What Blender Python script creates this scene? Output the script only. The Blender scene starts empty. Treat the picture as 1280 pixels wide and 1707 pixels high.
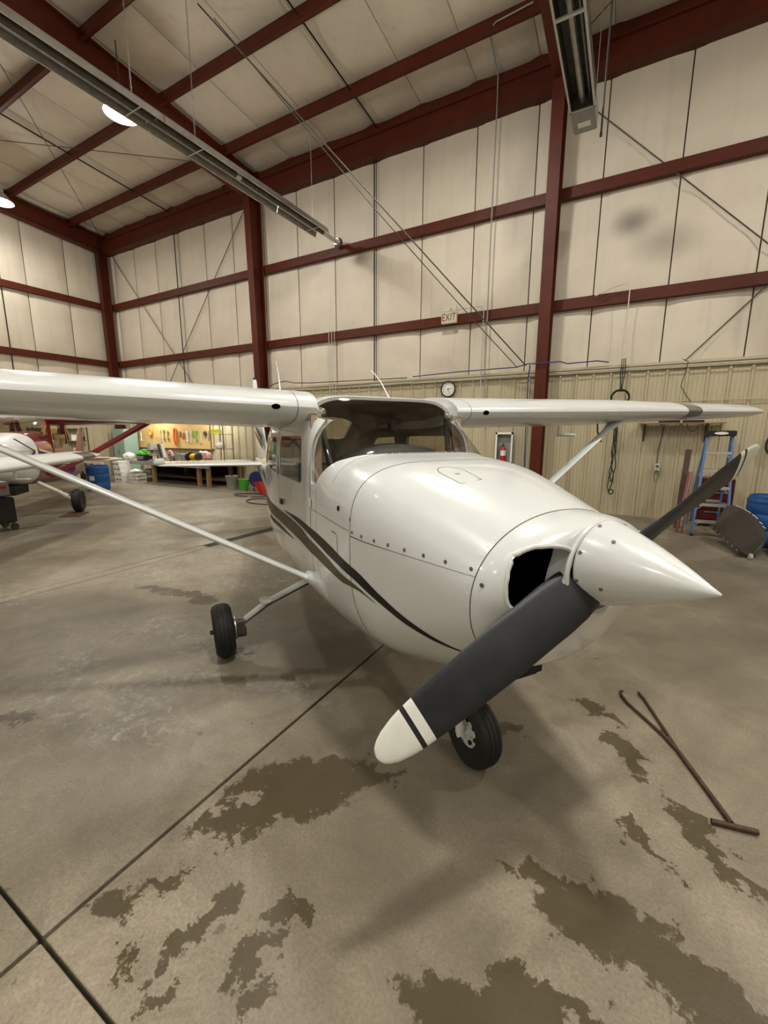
import bpy, bmesh, math, random
import numpy as np
from mathutils import Vector, Matrix, Euler
random.seed(7)
PI = math.pi
sc = bpy.context.scene
C = sc.collection

# ------------------------------------------------------------------ camera
cam_d = bpy.data.cameras.new('camera')
cam_d.sensor_fit = 'HORIZONTAL'; cam_d.sensor_width = 36.0
cam_d.lens = 704.4 / 1280 * 36
cam_d.clip_start = 0.02; cam_d.clip_end = 200
cam = bpy.data.objects.new('camera', cam_d); C.objects.link(cam)
yaw, pit, rol = .514, .1822, .0034
F = Vector((-math.sin(yaw)*math.cos(pit), math.cos(yaw)*math.cos(pit), -math.sin(pit)))
R0 = Vector((math.cos(yaw), math.sin(yaw), 0)); U0 = R0.cross(F)
Rv = math.cos(rol)*R0 + math.sin(rol)*U0; Uv = -math.sin(rol)*R0 + math.cos(rol)*U0
cam.matrix_world = Matrix((( Rv.x, Uv.x, -F.x, 0), (Rv.y, Uv.y, -F.y, 0), (Rv.z, Uv.z, -F.z, 1.7748), (0, 0, 0, 1)))
sc.camera = cam

# ------------------------------------------------------------------ world, exposure
w = bpy.data.worlds.new('world'); sc.world = w; w.use_nodes = True
w.node_tree.nodes['Background'].inputs[0].default_value = (.9, .93, 1, 1)
w.node_tree.nodes['Background'].inputs[1].default_value = 0.05
sc.view_settings.view_transform = 'Standard'; sc.view_settings.look = 'None'
sc.view_settings.gamma = 1.0; sc.view_settings.use_curve_mapping = False
sc.view_settings.exposure = 0.0
LAMP_POWER = 226
LAMP_COL = (1.0, .955, .885)
LAMPS = [(-17.0, 6.62), (-9.95, 6.26), (-3.2, 6.2), (4.6, 6.2), (-17, -.4), (-9.5, -.4), (-3.6, -1.2), (.95, .75), (8, -.4), (-9.5, -7), (-2, -7), (6, -7)]

# ------------------------------------------------------------------ materials
def mat(name, col, rough=.5, metal=0, coat=0, spec=.5, bump=0, bscale=40, var=0, vscale=3, emis=None, estr=0, alpha=None):
    m = bpy.data.materials.new(name); m.use_nodes = True
    nt = m.node_tree; b = nt.nodes['Principled BSDF']
    b.inputs['Base Color'].default_value = (*col, 1)
    b.inputs['Roughness'].default_value = rough; b.inputs['Metallic'].default_value = metal
    b.inputs['Coat Weight'].default_value = coat; b.inputs['Coat Roughness'].default_value = .08
    b.inputs['Specular IOR Level'].default_value = spec
    tc = nt.nodes.new('ShaderNodeTexCoord')
    if var:
        n = nt.nodes.new('ShaderNodeTexNoise'); n.inputs['Scale'].default_value = vscale
        n.inputs['Detail'].default_value = 6; n.inputs['Roughness'].default_value = .65
        nt.links.new(tc.outputs['Object'], n.inputs['Vector'])
        r = nt.nodes.new('ShaderNodeMapRange'); r.inputs[1].default_value = .3; r.inputs[2].default_value = .7
        r.inputs[3].default_value = 1-var; r.inputs[4].default_value = 1+var*.5
        nt.links.new(n.outputs['Fac'], r.inputs[0])
        mx = nt.nodes.new('ShaderNodeVectorMath'); mx.operation = 'SCALE'; mx.inputs[0].default_value = col
        nt.links.new(r.outputs[0], mx.inputs['Scale']); nt.links.new(mx.outputs[0], b.inputs['Base Color'])
    if bump:
        n2 = nt.nodes.new('ShaderNodeTexNoise'); n2.inputs['Scale'].default_value = bscale; n2.inputs['Detail'].default_value = 4
        nt.links.new(tc.outputs['Object'], n2.inputs['Vector'])
        bp = nt.nodes.new('ShaderNodeBump'); bp.inputs['Strength'].default_value = bump; bp.inputs['Distance'].default_value = .01
        nt.links.new(n2.outputs['Fac'], bp.inputs['Height']); nt.links.new(bp.outputs[0], b.inputs['Normal'])
    if emis:
        b.inputs['Emission Color'].default_value = (*emis, 1); b.inputs['Emission Strength'].default_value = estr
    return m

M = {}
M['white'] = mat('white_paint', (.66, .69, .685), .28, coat=.6, var=.05, vscale=2)
M['white2'] = mat('white_paint_clean', (.71, .73, .725), .3, coat=.4)
M['black_stripe'] = mat('black_stripe_paint', (.010, .009, .006), .45, spec=.3, var=.3, vscale=30)
M['gold_stripe'] = mat('bronze_stripe_paint', (.085, .062, .028), .45, spec=.3, var=.15, vscale=12)
M['seam'] = mat('panel_gap', (.10, .095, .08), .8)
M['blade'] = mat('blade_grey_paint', (.016, .018, .021), .45, coat=0, spec=.35, var=.35, vscale=9, bump=.05, bscale=60)
M['blade_tip'] = mat('blade_tip_white', (.74, .76, .70), .4, var=.05, vscale=20)
M['dark'] = mat('matt_black', (.006, .006, .006), .8)
M['void'] = mat('inlet_black', (.001, .001, .001), .95, spec=0)
M['interior'] = mat('cabin_lining', (.38, .34, .28), .6, var=.15, vscale=6)
M['dash'] = mat('glare_shield', (.02, .022, .022), .6, bump=.2)
M['rubber'] = mat('tyre_rubber', (.007, .007, .007), .65, var=.3, vscale=15, bump=.1)
M['red'] = mat('red_primer_steel', (.088, .016, .006), .5, spec=.25, var=.22, vscale=3)
M['insul'] = mat('insulation_facing', (.66, .595, .485), .55, var=.09, vscale=1.1, bump=.35, bscale=7)
M['seamb'] = mat('insulation_seam', (.24, .18, .125), .8)
M['steel'] = mat('galvanised_steel', (.42, .41, .38), .38, metal=.85, var=.2, vscale=8)
M['steel_dark'] = mat('grimy_steel', (.10, .09, .075), .55, metal=.5, var=.4, vscale=10)
M['alu'] = mat('aluminium', (.62, .62, .6), .35, metal=.7, var=.1)
M['chrome'] = mat('polished_metal', (.8, .8, .78), .12, metal=1)
M['screw'] = mat('screw_metal', (.17, .15, .12), .5, metal=.5)
M['grey'] = mat('grey_paint', (.28, .28, .26), .5, var=.1)
M['lgrey'] = mat('light_grey_paint', (.50, .49, .45), .45, var=.1)
M['black'] = mat('black_plastic', (.012, .012, .013), .4)
M['cable'] = mat('cable_black', (.02, .018, .016), .6)
M['bluecable'] = mat('cable_blue', (.03, .05, .16), .5)
M['blue'] = mat('blue_plastic', (.015, .09, .30), .4, var=.15, vscale=4)
M['ladder_blue'] = mat('fibreglass_blue', (.10, .20, .42), .5, var=.1)
M['green'] = mat('green_plastic', (.06, .38, .03), .4)
M['rust'] = mat('rusty_steel', (.085, .045, .028), .6, metal=.3, var=.5, vscale=25, bump=.2, bscale=120)
M['wood'] = mat('timber', (.30, .19, .085), .7, var=.3, vscale=8)
M['peg'] = mat('pegboard', (.62, .42, .17), .7, var=.12, vscale=5)
M['cab_red'] = mat('cabinet_red', (.07, .006, .007), .4)
M['plane_red'] = mat('aircraft_red', (.19, .011, .014), .3, coat=.5)
M['cream'] = mat('cream_paint', (.62, .58, .46), .5)
M['orange'] = mat('orange_plastic', (.75, .12, .02), .4)
M['yellow'] = mat('yellow_plastic', (.75, .45, .02), .4)
M['redpl'] = mat('red_plastic', (.45, .02, .02), .35)
M['pink'] = mat('pink_plastic', (.7, .35, .33), .5)
M['navy'] = mat('navy_plastic', (.015, .02, .12), .5)
M['teal'] = mat('teal_metal', (.32, .45, .38), .5)
M['lemon'] = mat('lemon_label', (.8, .8, .05), .5)
M['paper'] = mat('white_paper', (.8, .79, .74), .7)
M['brownpan'] = mat('dark_brown_panel', (.035, .028, .02), .55, var=.2, vscale=3)
M['canvas'] = mat('canvas', (.35, .28, .2), .8)
M['lens'] = mat('lamp_lens', (1, 1, 1), .5, emis=(1, .93, .78), estr=60)
M['landing'] = mat('smoked_lens', (.12, .11, .09), .2, coat=.5)
M['exitface'] = mat('exit_face', (.62, .56, .42), .5)
M['exitred'] = mat('exit_letters', (.16, .05, .03), .5)

def glass_mat(name, tint, refl=1.0):
    m = bpy.data.materials.new(name); m.use_nodes = True; nt = m.node_tree
    nt.nodes.remove(nt.nodes['Principled BSDF']); out = nt.nodes['Material Output']
    t = nt.nodes.new('ShaderNodeBsdfTransparent'); t.inputs[0].default_value = (*tint, 1)
    g = nt.nodes.new('ShaderNodeBsdfGlossy'); g.inputs['Roughness'].default_value = .06
    fr = nt.nodes.new('ShaderNodeFresnel'); fr.inputs[0].default_value = 1.5
    mx = nt.nodes.new('ShaderNodeMixShader')
    gg = nt.nodes.new('ShaderNodeNewGeometry'); iv = nt.nodes.new('ShaderNodeMath'); iv.operation = 'SUBTRACT'; iv.inputs[0].default_value = 1
    ml = nt.nodes.new('ShaderNodeMath'); ml.operation = 'MULTIPLY'; nt.links.new(gg.outputs['Backfacing'], iv.inputs[1]); nt.links.new(fr.outputs[0], ml.inputs[0]); nt.links.new(iv.outputs[0], ml.inputs[1])
    nt.links.new(ml.outputs[0], mx.inputs[0]); nt.links.new(t.outputs[0], mx.inputs[1]); nt.links.new(g.outputs[0], mx.inputs[2])
    nt.links.new(mx.outputs[0], out.inputs[0]); return m
M['glass'] = glass_mat('perspex', (.93, .92, .90))
M['glass_dark'] = glass_mat('perspex_smoked', (.70, .68, .62))

# blankets with a few grime patches; liner with vertical dirt streaks
def liner_mat():
    m = mat('beige_liner_steel', (.47, .41, .26), .42, bump=.05)
    nt = m.node_tree; b = nt.nodes['Principled BSDF']
    g = nt.nodes.new('ShaderNodeNewGeometry')
    mp = nt.nodes.new('ShaderNodeMapping'); mp.inputs['Scale'].default_value = (26, 1, .5)
    nt.links.new(g.outputs['Position'], mp.inputs[0])
    n = nt.nodes.new('ShaderNodeTexNoise'); n.inputs['Scale'].default_value = 1; n.inputs['Detail'].default_value = 5
    nt.links.new(mp.outputs[0], n.inputs['Vector'])
    sx = nt.nodes.new('ShaderNodeSeparateXYZ'); nt.links.new(g.outputs['Position'], sx.inputs[0])
    hz = nt.nodes.new('ShaderNodeMapRange'); hz.inputs[1].default_value = 2.2; hz.inputs[2].default_value = 0
    hz.inputs[3].default_value = -.12; hz.inputs[4].default_value = .22
    nt.links.new(sx.outputs['Z'], hz.inputs[0])
    ad = nt.nodes.new('ShaderNodeMath'); ad.operation = 'ADD'; nt.links.new(n.outputs['Fac'], ad.inputs[0]); nt.links.new(hz.outputs[0], ad.inputs[1])
    r = nt.nodes.new('ShaderNodeValToRGB')
    r.color_ramp.elements[0].position = .5; r.color_ramp.elements[0].color = (.49, .435, .295, 1)
    r.color_ramp.elements[1].position = .95; r.color_ramp.elements[1].color = (.345, .285, .18, 1)
    nt.links.new(ad.outputs[0], r.inputs[0]); nt.links.new(r.outputs[0], b.inputs['Base Color'])
    return m
M['liner'] = liner_mat()

def insul_grime():
    m = M['insul']; nt = m.node_tree; b = nt.nodes['Principled BSDF']
    src = b.inputs['Base Color'].links[0].from_socket
    g = nt.nodes.new('ShaderNodeNewGeometry')
    last = None
    for (x, y, z, rx, rz, k) in [(-.3, 10.8, 6.05, .55, .42, .6), (.3, 10.8, 5.55, .9, .5, .35), (-6.9, 10.8, 6.6, .5, .35, .45), (-2.6, 10.8, 6.9, .5, 1.2, .2)]:
        s = nt.nodes.new('ShaderNodeVectorMath'); s.operation = 'SUBTRACT'; s.inputs[1].default_value = (x, y, z)
        nt.links.new(g.outputs['Position'], s.inputs[0])
        d = nt.nodes.new('ShaderNodeVectorMath'); d.operation = 'MULTIPLY'; d.inputs[1].default_value = (1/rx, .1, 1/rz)
        nt.links.new(s.outputs[0], d.inputs[0])
        l = nt.nodes.new('ShaderNodeVectorMath'); l.operation = 'LENGTH'; nt.links.new(d.outputs[0], l.inputs[0])
        r = nt.nodes.new('ShaderNodeMapRange'); r.interpolation_type = 'SMOOTHSTEP'
        r.inputs[1].default_value = 0; r.inputs[2].default_value = 1; r.inputs[3].default_value = 1-k; r.inputs[4].default_value = 1
        nt.links.new(l.outputs['Value'], r.inputs[0])
        if last:
            mu = nt.nodes.new('ShaderNodeMath'); mu.operation = 'MULTIPLY'
            nt.links.new(last, mu.inputs[0]); nt.links.new(r.outputs[0], mu.inputs[1]); last = mu.outputs[0]
        else: last = r.outputs[0]
    # vertical streaks
    mp = nt.nodes.new('ShaderNodeMapping'); mp.inputs['Scale'].default_value = (5, 5, .35); nt.links.new(g.outputs['Position'], mp.inputs[0])
    n = nt.nodes.new('ShaderNodeTexNoise'); n.inputs['Scale'].default_value = 1; n.inputs['Detail'].default_value = 6
    nt.links.new(mp.outputs[0], n.inputs['Vector'])
    r2 = nt.nodes.new('ShaderNodeMapRange'); r2.inputs[1].default_value = .55; r2.inputs[2].default_value = .8; r2.inputs[3].default_value = 1; r2.inputs[4].default_value = .88
    nt.links.new(n.outputs['Fac'], r2.inputs[0])
    mu = nt.nodes.new('ShaderNodeMath'); mu.operation = 'MULTIPLY'; nt.links.new(last, mu.inputs[0]); nt.links.new(r2.outputs[0], mu.inputs[1])
    sc_ = nt.nodes.new('ShaderNodeVectorMath'); sc_.operation = 'SCALE'
    nt.links.new(src, sc_.inputs[0]); nt.links.new(mu.outputs[0], sc_.inputs['Scale'])
    nt.links.new(sc_.outputs[0], b.inputs['Base Color'])
insul_grime()

def floor_mat():
    m = bpy.data.materials.new('stained_concrete'); m.use_nodes = True; nt = m.node_tree; b = nt.nodes['Principled BSDF']
    N = lambda t: nt.nodes.new(t); L = nt.links.new
    g = N('ShaderNodeNewGeometry')
    def noise(scale, detail=6, rough=.6, dist=0, stretch=None):
        n = N('ShaderNodeTexNoise'); n.inputs['Scale'].default_value = scale; n.inputs['Detail'].default_value = detail
        n.inputs['Roughness'].default_value = rough; n.inputs['Distortion'].default_value = dist
        if stretch:
            mp = N('ShaderNodeMapping'); mp.inputs['Scale'].default_value = stretch; L(g.outputs['Position'], mp.inputs[0]); L(mp.outputs[0], n.inputs['Vector'])
        else: L(g.outputs['Position'], n.inputs['Vector'])
        return n.outputs['Fac']
    def rng(s, a, b_, c, d):
        r = N('ShaderNodeMapRange'); r.inputs[1].default_value = a; r.inputs[2].default_value = b_; r.inputs[3].default_value = c; r.inputs[4].default_value = d
        L(s, r.inputs[0]); return r.outputs[0]
    def mth(op, a, b_):
        q = N('ShaderNodeMath'); q.operation = op
        for i, v in enumerate((a, b_)):
            if isinstance(v, (int, float)): q.inputs[i].default_value = v
            else: L(v, q.inputs[i])
        return q.outputs[0]
    def mix(f, a, c):
        q = N('ShaderNodeMix'); q.data_type = 'RGBA'
        if isinstance(f, (int, float)): q.inputs[0].default_value = f
        else: L(f, q.inputs[0])
        for i, v in ((6, a), (7, c)):
            if isinstance(v, tuple): q.inputs[i].default_value = (*v, 1)
            else: L(v, q.inputs[i])
        return q.outputs[2]
    base = mix(rng(noise(.55, 6, .6, .4), .38, .62, 0, 1), (.185, .156, .108), (.375, .325, .240))
    base = mix(rng(noise(2.6, 9, .75, .8), .42, .62, 0, .6), base, (.175, .146, .10))
    base = mix(rng(noise(75, 5, .8), .38, .66, 0, .55), base, (.105, .09, .066))
    base = mix(rng(noise(7, 10, .85, 1.2, (1, 2.6, 1)), .56, .70, 0, .55), base, (.30, .275, .23))
    # blots: (x, y, rx, ry, angle)
    def blots(lst, freq, amp, soft):
        nn = N('ShaderNodeTexNoise'); nn.inputs['Scale'].default_value = freq; nn.inputs['Detail'].default_value = 7; nn.inputs['Roughness'].default_value = .65
        L(g.outputs['Position'], nn.inputs['Vector'])
        off = rng(mth('ADD', mth('MULTIPLY', nn.outputs['Fac'], .7), mth('MULTIPLY', noise(freq*4.5, 5, .7), .3)), 0.25, .75, -amp, amp)
        cur = None
        wn = N('ShaderNodeTexNoise'); wn.inputs['Scale'].default_value = 4.2*freq/8; wn.inputs['Detail'].default_value = 9; wn.inputs['Roughness'].default_value = .68; L(g.outputs['Position'], wn.inputs['Vector'])
        sb_ = N('ShaderNodeVectorMath'); sb_.operation = 'SUBTRACT'; sb_.inputs[1].default_value = (.5, .5, .5); L(wn.outputs['Color'], sb_.inputs[0])
        sk = N('ShaderNodeVectorMath'); sk.operation = 'SCALE'; sk.inputs['Scale'].default_value = .55*(8/freq if freq < 8 else 1); L(sb_.outputs[0], sk.inputs[0])
        wp = N('ShaderNodeVectorMath'); wp.operation = 'ADD'; L(g.outputs['Position'], wp.inputs[0]); L(sk.outputs[0], wp.inputs[1])
        for (x, y, rx, ry, a) in lst:
            mp = N('ShaderNodeMapping'); mp.vector_type = 'TEXTURE'
            mp.inputs['Location'].default_value = (x, y, 0); mp.inputs['Rotation'].default_value = (0, 0, math.radians(a)); mp.inputs['Scale'].default_value = (rx, ry, 1)
            L(wp.outputs[0], mp.inputs[0])
            fl = N('ShaderNodeVectorMath'); fl.operation = 'MULTIPLY'; fl.inputs[1].default_value = (1, 1, 0); L(mp.outputs[0], fl.inputs[0])
            l = N('ShaderNodeVectorMath'); l.operation = 'LENGTH'; L(fl.outputs[0], l.inputs[0])
            cur = l.outputs['Value'] if cur is None else mth('MINIMUM', cur, l.outputs['Value'])
        return rng(mth('ADD', cur, off), 1-soft, 1+soft, 1, 0)
    stains = [(-1.33, 1.40, .30, .16, 20), (-1.12, 1.62, .26, .09, 25), (-1.42, 1.12, .16, .10, 60), (-1.20, .82, .17, .055, 75), (-1.55, .62, .09, .05, 20), (-1.47, .80, .13, .03, 60),
              (.12, 1.47, .26, .13, -10), (.40, 1.42, .26, .12, -30), (-.12, 1.56, .10, .06, 0), (-.20, 1.06, .26, .10, 15), (-.05, 1.17, .2, .05, 10), (-1.33, .56, .06, .022, -40), (-1.17, .59, .05, .03, 0),
              (.44, 2.15, .17, .045, -50), (.56, 1.95, .13, .035, -55), (.15, 2.50, .20, .07, -60), (.02, 2.85, .16, .05, -30), (.22, 1.96, .12, .03, -55), (-.95, 1.0, .05, .03, 0), (-.93, .83, .12, .03, 85), (-.87, .71, .07, .03, 60),
              (-4.35, 2.78, .55, .09, 12), (-3.85, 2.82, .18, .12, 0), (-3.2, .95, .13, .06, 10), (-.28, 1.50, .06, .02, 0), (-.45, 2.36, .12, .08, 20), (-2.75, 2.3, .25, .04, -20)]
    st = blots(stains, 8, .62, .06)
    base = mix(mth('MULTIPLY', st, .84), base, (.060, .043, .017))
    dr_ = mth('MULTIPLY', rng(noise(13, 4, .6, .4), .645, .665, 0, 1), rng(noise(1.1, 3), .50, .60, 0, 1))
    base = mix(mth('MULTIPLY', dr_, .6), base, (.07, .052, .028))
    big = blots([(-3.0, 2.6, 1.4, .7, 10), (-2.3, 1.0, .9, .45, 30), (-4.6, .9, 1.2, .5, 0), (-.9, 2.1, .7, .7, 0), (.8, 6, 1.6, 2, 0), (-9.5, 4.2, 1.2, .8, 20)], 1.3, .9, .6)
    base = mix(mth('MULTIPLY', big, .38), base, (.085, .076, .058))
    salt_sheen = blots([(-2.72, 1.62, .5, .22, 10), (-2.95, 1.25, .6, .12, 10), (-2.3, 1.95, .6, .15, 20), (-2.5, 1.2, .5, .15, 10), (-3.6, 1.5, .5, .2, 0), (-3.2, 2.3, .7, .2, 10), (-5.2, 3.2, .8, .3, 0), (-5.8, 1.6, .8, .4, 0), (-5.0, 4.6, 1.4, .8, 20), (-7.5, 6.5, 1.8, 1.0, 0), (-9.8, 7.8, 2.0, .8, 0), (-3.6, 3.6, .8, .4, 0)], 2.0, .9, .6)  # whitish salt close by; the large far blots paint floor sheen into the colour
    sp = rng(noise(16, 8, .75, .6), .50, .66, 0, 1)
    base = mix(mth('MULTIPLY', mth('MULTIPLY', salt_sheen, sp), .6), base, (.46, .455, .43))
    L(base, b.inputs['Base Color'])
    ro = mth('SUBTRACT', rng(noise(1.8, 6), .3, .7, .34, .60), mth('MULTIPLY', st, .12))
    L(ro, b.inputs['Roughness'])
    bp = N('ShaderNodeBump'); bp.inputs['Strength'].default_value = .25; bp.inputs['Distance'].default_value = .004
    L(noise(45, 6, .7), bp.inputs['Height']); L(bp.outputs[0], b.inputs['Normal'])
    return m
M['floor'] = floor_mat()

# ------------------------------------------------------------------ mesh helpers
def box(bm, x0, x1, y0, y1, z0, z1, mi=0):
    vs = [bm.verts.new(p) for p in ((x0, y0, z0), (x1, y0, z0), (x1, y1, z0), (x0, y1, z0), (x0, y0, z1), (x1, y0, z1), (x1, y1, z1), (x0, y1, z1))]
    for f in ((0, 3, 2, 1), (4, 5, 6, 7), (0, 1, 5, 4), (1, 2, 6, 5), (2, 3, 7, 6), (3, 0, 4, 7)):
        bm.faces.new([vs[i] for i in f]).material_index = mi
    return vs
def obox(bm, c, ax, ay, az, hx, hy, hz, mi=0):
    c = Vector(c); ax, ay, az = [Vector(a).normalized() for a in (ax, ay, az)]
    vs = [bm.verts.new(c+ax*hx*i+ay*hy*j+az*hz*k) for k in (-1, 1) for i, j in ((-1, -1), (1, -1), (1, 1), (-1, 1))]
    for f in ((0, 3, 2, 1), (4, 5, 6, 7), (0, 1, 5, 4), (1, 2, 6, 5), (2, 3, 7, 6), (3, 0, 4, 7)):
        bm.faces.new([vs[i] for i in f]).material_index = mi
def beam(bm, a, b, wdt, hgt, up=(0, 0, 1), mi=0):
    a, b = Vector(a), Vector(b); d = (b-a).normalized(); s = d.cross(Vector(up)).normalized(); u = s.cross(d)
    obox(bm, (a+b)/2, d, s, u, (b-a).length/2, wdt/2, hgt/2, mi)
def tube(bm, pts, r, n=10, cap=True, mi=0, closed=False):
    pts = [Vector(p) for p in pts]; rs = r if isinstance(r, (list, tuple)) else [r]*len(pts)
    rings = []; prev = None
    for i, p in enumerate(pts):
        if closed: d = pts[(i+1) % len(pts)]-pts[i-1]
        elif i == 0: d = pts[1]-p
        elif i == len(pts)-1: d = p-pts[-2]
        else: d = (pts[i+1]-p).normalized()+(p-pts[i-1]).normalized()
        d.normalize()
        if prev is None:
            u = d.orthogonal().normalized()
        else:
            u = prev-d*prev.dot(d); u.normalize()
        prev = u; v = d.cross(u)
        rings.append([bm.verts.new(p+(u*math.cos(2*PI*k/n)+v*math.sin(2*PI*k/n))*rs[i]) for k in range(n)])
    m_ = len(rings)
    for i in range(m_ if closed else m_-1):
        A, B = rings[i], rings[(i+1) % m_]
        for k in range(n):
            bm.faces.new((A[k], A[(k+1) % n], B[(k+1) % n], B[k])).material_index = mi
    if cap and not closed:
        bm.faces.new(list(reversed(rings[0]))).material_index = mi; bm.faces.new(rings[-1]).material_index = mi
def lathe(bm, prof, o=(0, 0, 0), ax=(0, 0, 1), n=32, mi=0, cap=True):
    """prof: (radius, height) along the axis"""
    o = Vector(o); a = Vector(ax).normalized(); u = a.orthogonal().normalized(); v = a.cross(u)
    rings = []
    for r, h in prof:
        if r < 1e-5: rings.append([bm.verts.new(o+a*h)])
        else: rings.append([bm.verts.new(o+a*h+(u*math.cos(2*PI*k/n)+v*math.sin(2*PI*k/n))*r) for k in range(n)])
    for A, B in zip(rings, rings[1:]):
        for k in range(n):
            k2 = (k+1) % n
            if len(A) == 1 and len(B) == 1: continue
            if len(A) == 1: f = bm.faces.new((A[0], B[k2], B[k]))
            elif len(B) == 1: f = bm.faces.new((A[k], A[k2], B[0]))
            else: f = bm.faces.new((A[k], A[k2], B[k2], B[k]))
            f.material_index = mi
    for R_, rev in ((rings[0], True), (rings[-1], False)) if cap else ():
        if len(R_) > 1: bm.faces.new(list(reversed(R_)) if rev else R_).material_index = mi
def loft(bm, rings, closed=True, caps=True, mi=0):
    vr = [[bm.verts.new(p) for p in r] for r in rings]
    n = len(vr[0])
    for A, B in zip(vr, vr[1:]):
        for k in range(n if closed else n-1):
            bm.faces.new((A[k], A[(k+1) % n], B[(k+1) % n], B[k])).material_index = mi
    if caps and closed:
        bm.faces.new(list(reversed(vr[0]))).material_index = mi; bm.faces.new(vr[-1]).material_index = mi
    return vr
def prism(bm, poly, a, b, axis='y', mi=0):
    f = {'y': lambda p, t: (p[0], t, p[1]), 'x': lambda p, t: (t, p[0], p[1]), 'z': lambda p, t: (p[0], p[1], t)}[axis]
    loft(bm, [[f(p, a) for p in poly], [f(p, b) for p in poly]], mi=mi)
def rrect(x0, x1, z0, z1, r, n=5):
    out = []
    for cx, cz, a0 in ((x1-r, z1-r, 0), (x0+r, z1-r, 90), (x0+r, z0+r, 180), (x1-r, z0+r, 270)):
        for i in range(n+1):
            a = math.radians(a0+90*i/n); out.append((cx+r*math.cos(a), cz+r*math.sin(a)))
    return out
def mk(name, bm, mats, parent=None, smooth=False, fix=True, bev=0):
    if fix: bmesh.ops.recalc_face_normals(bm, faces=bm.faces[:])
    if bev:
        bmesh.ops.bevel(bm, geom=[e for e in bm.edges], offset=bev, segments=2, affect='EDGES', clamp_overlap=True)
    me = bpy.data.meshes.new(name); bm.to_mesh(me); bm.free()
    if not isinstance(mats, (list, tuple)): mats = [mats]
    for m in mats: me.materials.append(M[m] if isinstance(m, str) else m)
    if smooth:
        me.shade_smooth(); me.set_sharp_from_angle(angle=math.radians(smooth if smooth is not True else 40))
    o = bpy.data.objects.new(name, me); C.objects.link(o)
    if parent: o.parent = parent
    return o
def B(): return bmesh.new()
def tag(o, label, cat, group=None):
    o['label'] = label; o['category'] = cat
    if group: o['group'] = group
    return o
def empty(name, loc, label=None, cat=None, group=None, rz=0):
    o = bpy.data.objects.new(name, None); C.objects.link(o); o.location = loc; o.rotation_euler = (0, 0, rz); o.empty_display_size = .1
    if label: tag(o, label, cat, group)
    return o
def copy(o, name=None, **kw):
    c = o.copy(); C.objects.link(c)
    if 'parent' in kw: c.parent = kw['parent']
    if 'loc' in kw: c.location = kw['loc']
    return c
def copy_tree(root, loc, rz=None, label=None):
    kids = [k for k in C.objects if k.parent == root]
    r = root.copy(); C.objects.link(r); r.location = loc
    if rz is not None: r.rotation_euler = (0, 0, rz)
    if label: r['label'] = label
    for k in kids:
        c = k.copy(); C.objects.link(c); c.parent = r
        for g in [g for g in C.objects if g.parent == k]:
            d = g.copy(); C.objects.link(d); d.parent = c
    return r
def struct(name): 
    o = bpy.data.objects.new(name, None); C.objects.link(o); o['kind'] = 'structure'; return o
def boolean(obj, cutters, op='DIFFERENCE'):
    for c in cutters:
        m = obj.modifiers.new('b', 'BOOLEAN'); m.operation = op; m.object = c; m.solver = 'EXACT'
    bpy.context.view_layer.update()
    dg = bpy.context.evaluated_depsgraph_get()
    me = bpy.data.meshes.new_from_object(obj.evaluated_get(dg))
    obj.modifiers.clear(); old = obj.data; obj.data = me; me.name = old.name
def kill(*os):
    for o in os: bpy.data.objects.remove(o)
def resmooth(o, ang=35):
    o.data.shade_smooth(); o.data.set_sharp_from_angle(angle=math.radians(ang))

# =================================================================== STRUCTURE
YB, XL, ZL = 10.857, -19.236, 3.22
XR, YF = 12.0, -12.0
roofz = lambda y: 9.57+.085*(10.76-y)
bottomz = lambda y: 9.37+.085*(10.76-y)
PURL = [9.45, 7.62, 5.9, 4.15, 2.4, .65, -1.1, -2.85, -4.6, -6.35, -8.1, -9.85]
COLS = [-18.92, -10.47, -1.80, 6.9]
SEAMX = [-6.4+1.37*k for k in range(-9, 14)]

# floor slabs
fl = struct('floor')
bm = B(); box(bm, XL-.3, XR+.3, YF-.3, YB+.4, -.40, -.12); sb = mk('subbase', bm, 'seam', fl)
xs = [XL-.2, -5.80, -5.60, -1.652, 12.2]; ys = [YF, .4515, YB+.3]
for i in range(4):
    for j in range(2):
        if i == 1: continue
        g = .008 if j == 0 else .006
        bm = B(); x0, x1 = xs[i]+(.011 if i == 3 else .004), xs[i+1]-(.008 if i == 2 else .002)
        box(bm, x0, x1, ys[j]+.007, ys[j+1]-.007, -.12, 0)
        bmesh.ops.bevel(bm, geom=bm.edges[:], offset=.003, segments=1, affect='EDGES')
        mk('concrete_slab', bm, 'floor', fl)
# trench drain strip with grates
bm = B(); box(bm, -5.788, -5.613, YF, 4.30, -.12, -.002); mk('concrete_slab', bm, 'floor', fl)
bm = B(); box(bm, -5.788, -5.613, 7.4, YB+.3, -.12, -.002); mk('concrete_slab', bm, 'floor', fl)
dr = tag(empty('trench_drain', (-5.70, 4.30, -.02)), 'dark slotted steel trench drain set in the concrete floor', 'drain')
bm = B()
for k in range(62): box(bm, -.085, .085, .01+k*.05, .035+k*.05, -.02, .012)
box(bm, -.095, -.08, 0, 3.1, -.06, .016); box(bm, .08, .095, 0, 3.1, -.06, .016)
o = mk('grate', bm, 'steel_dark', dr)

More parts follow.
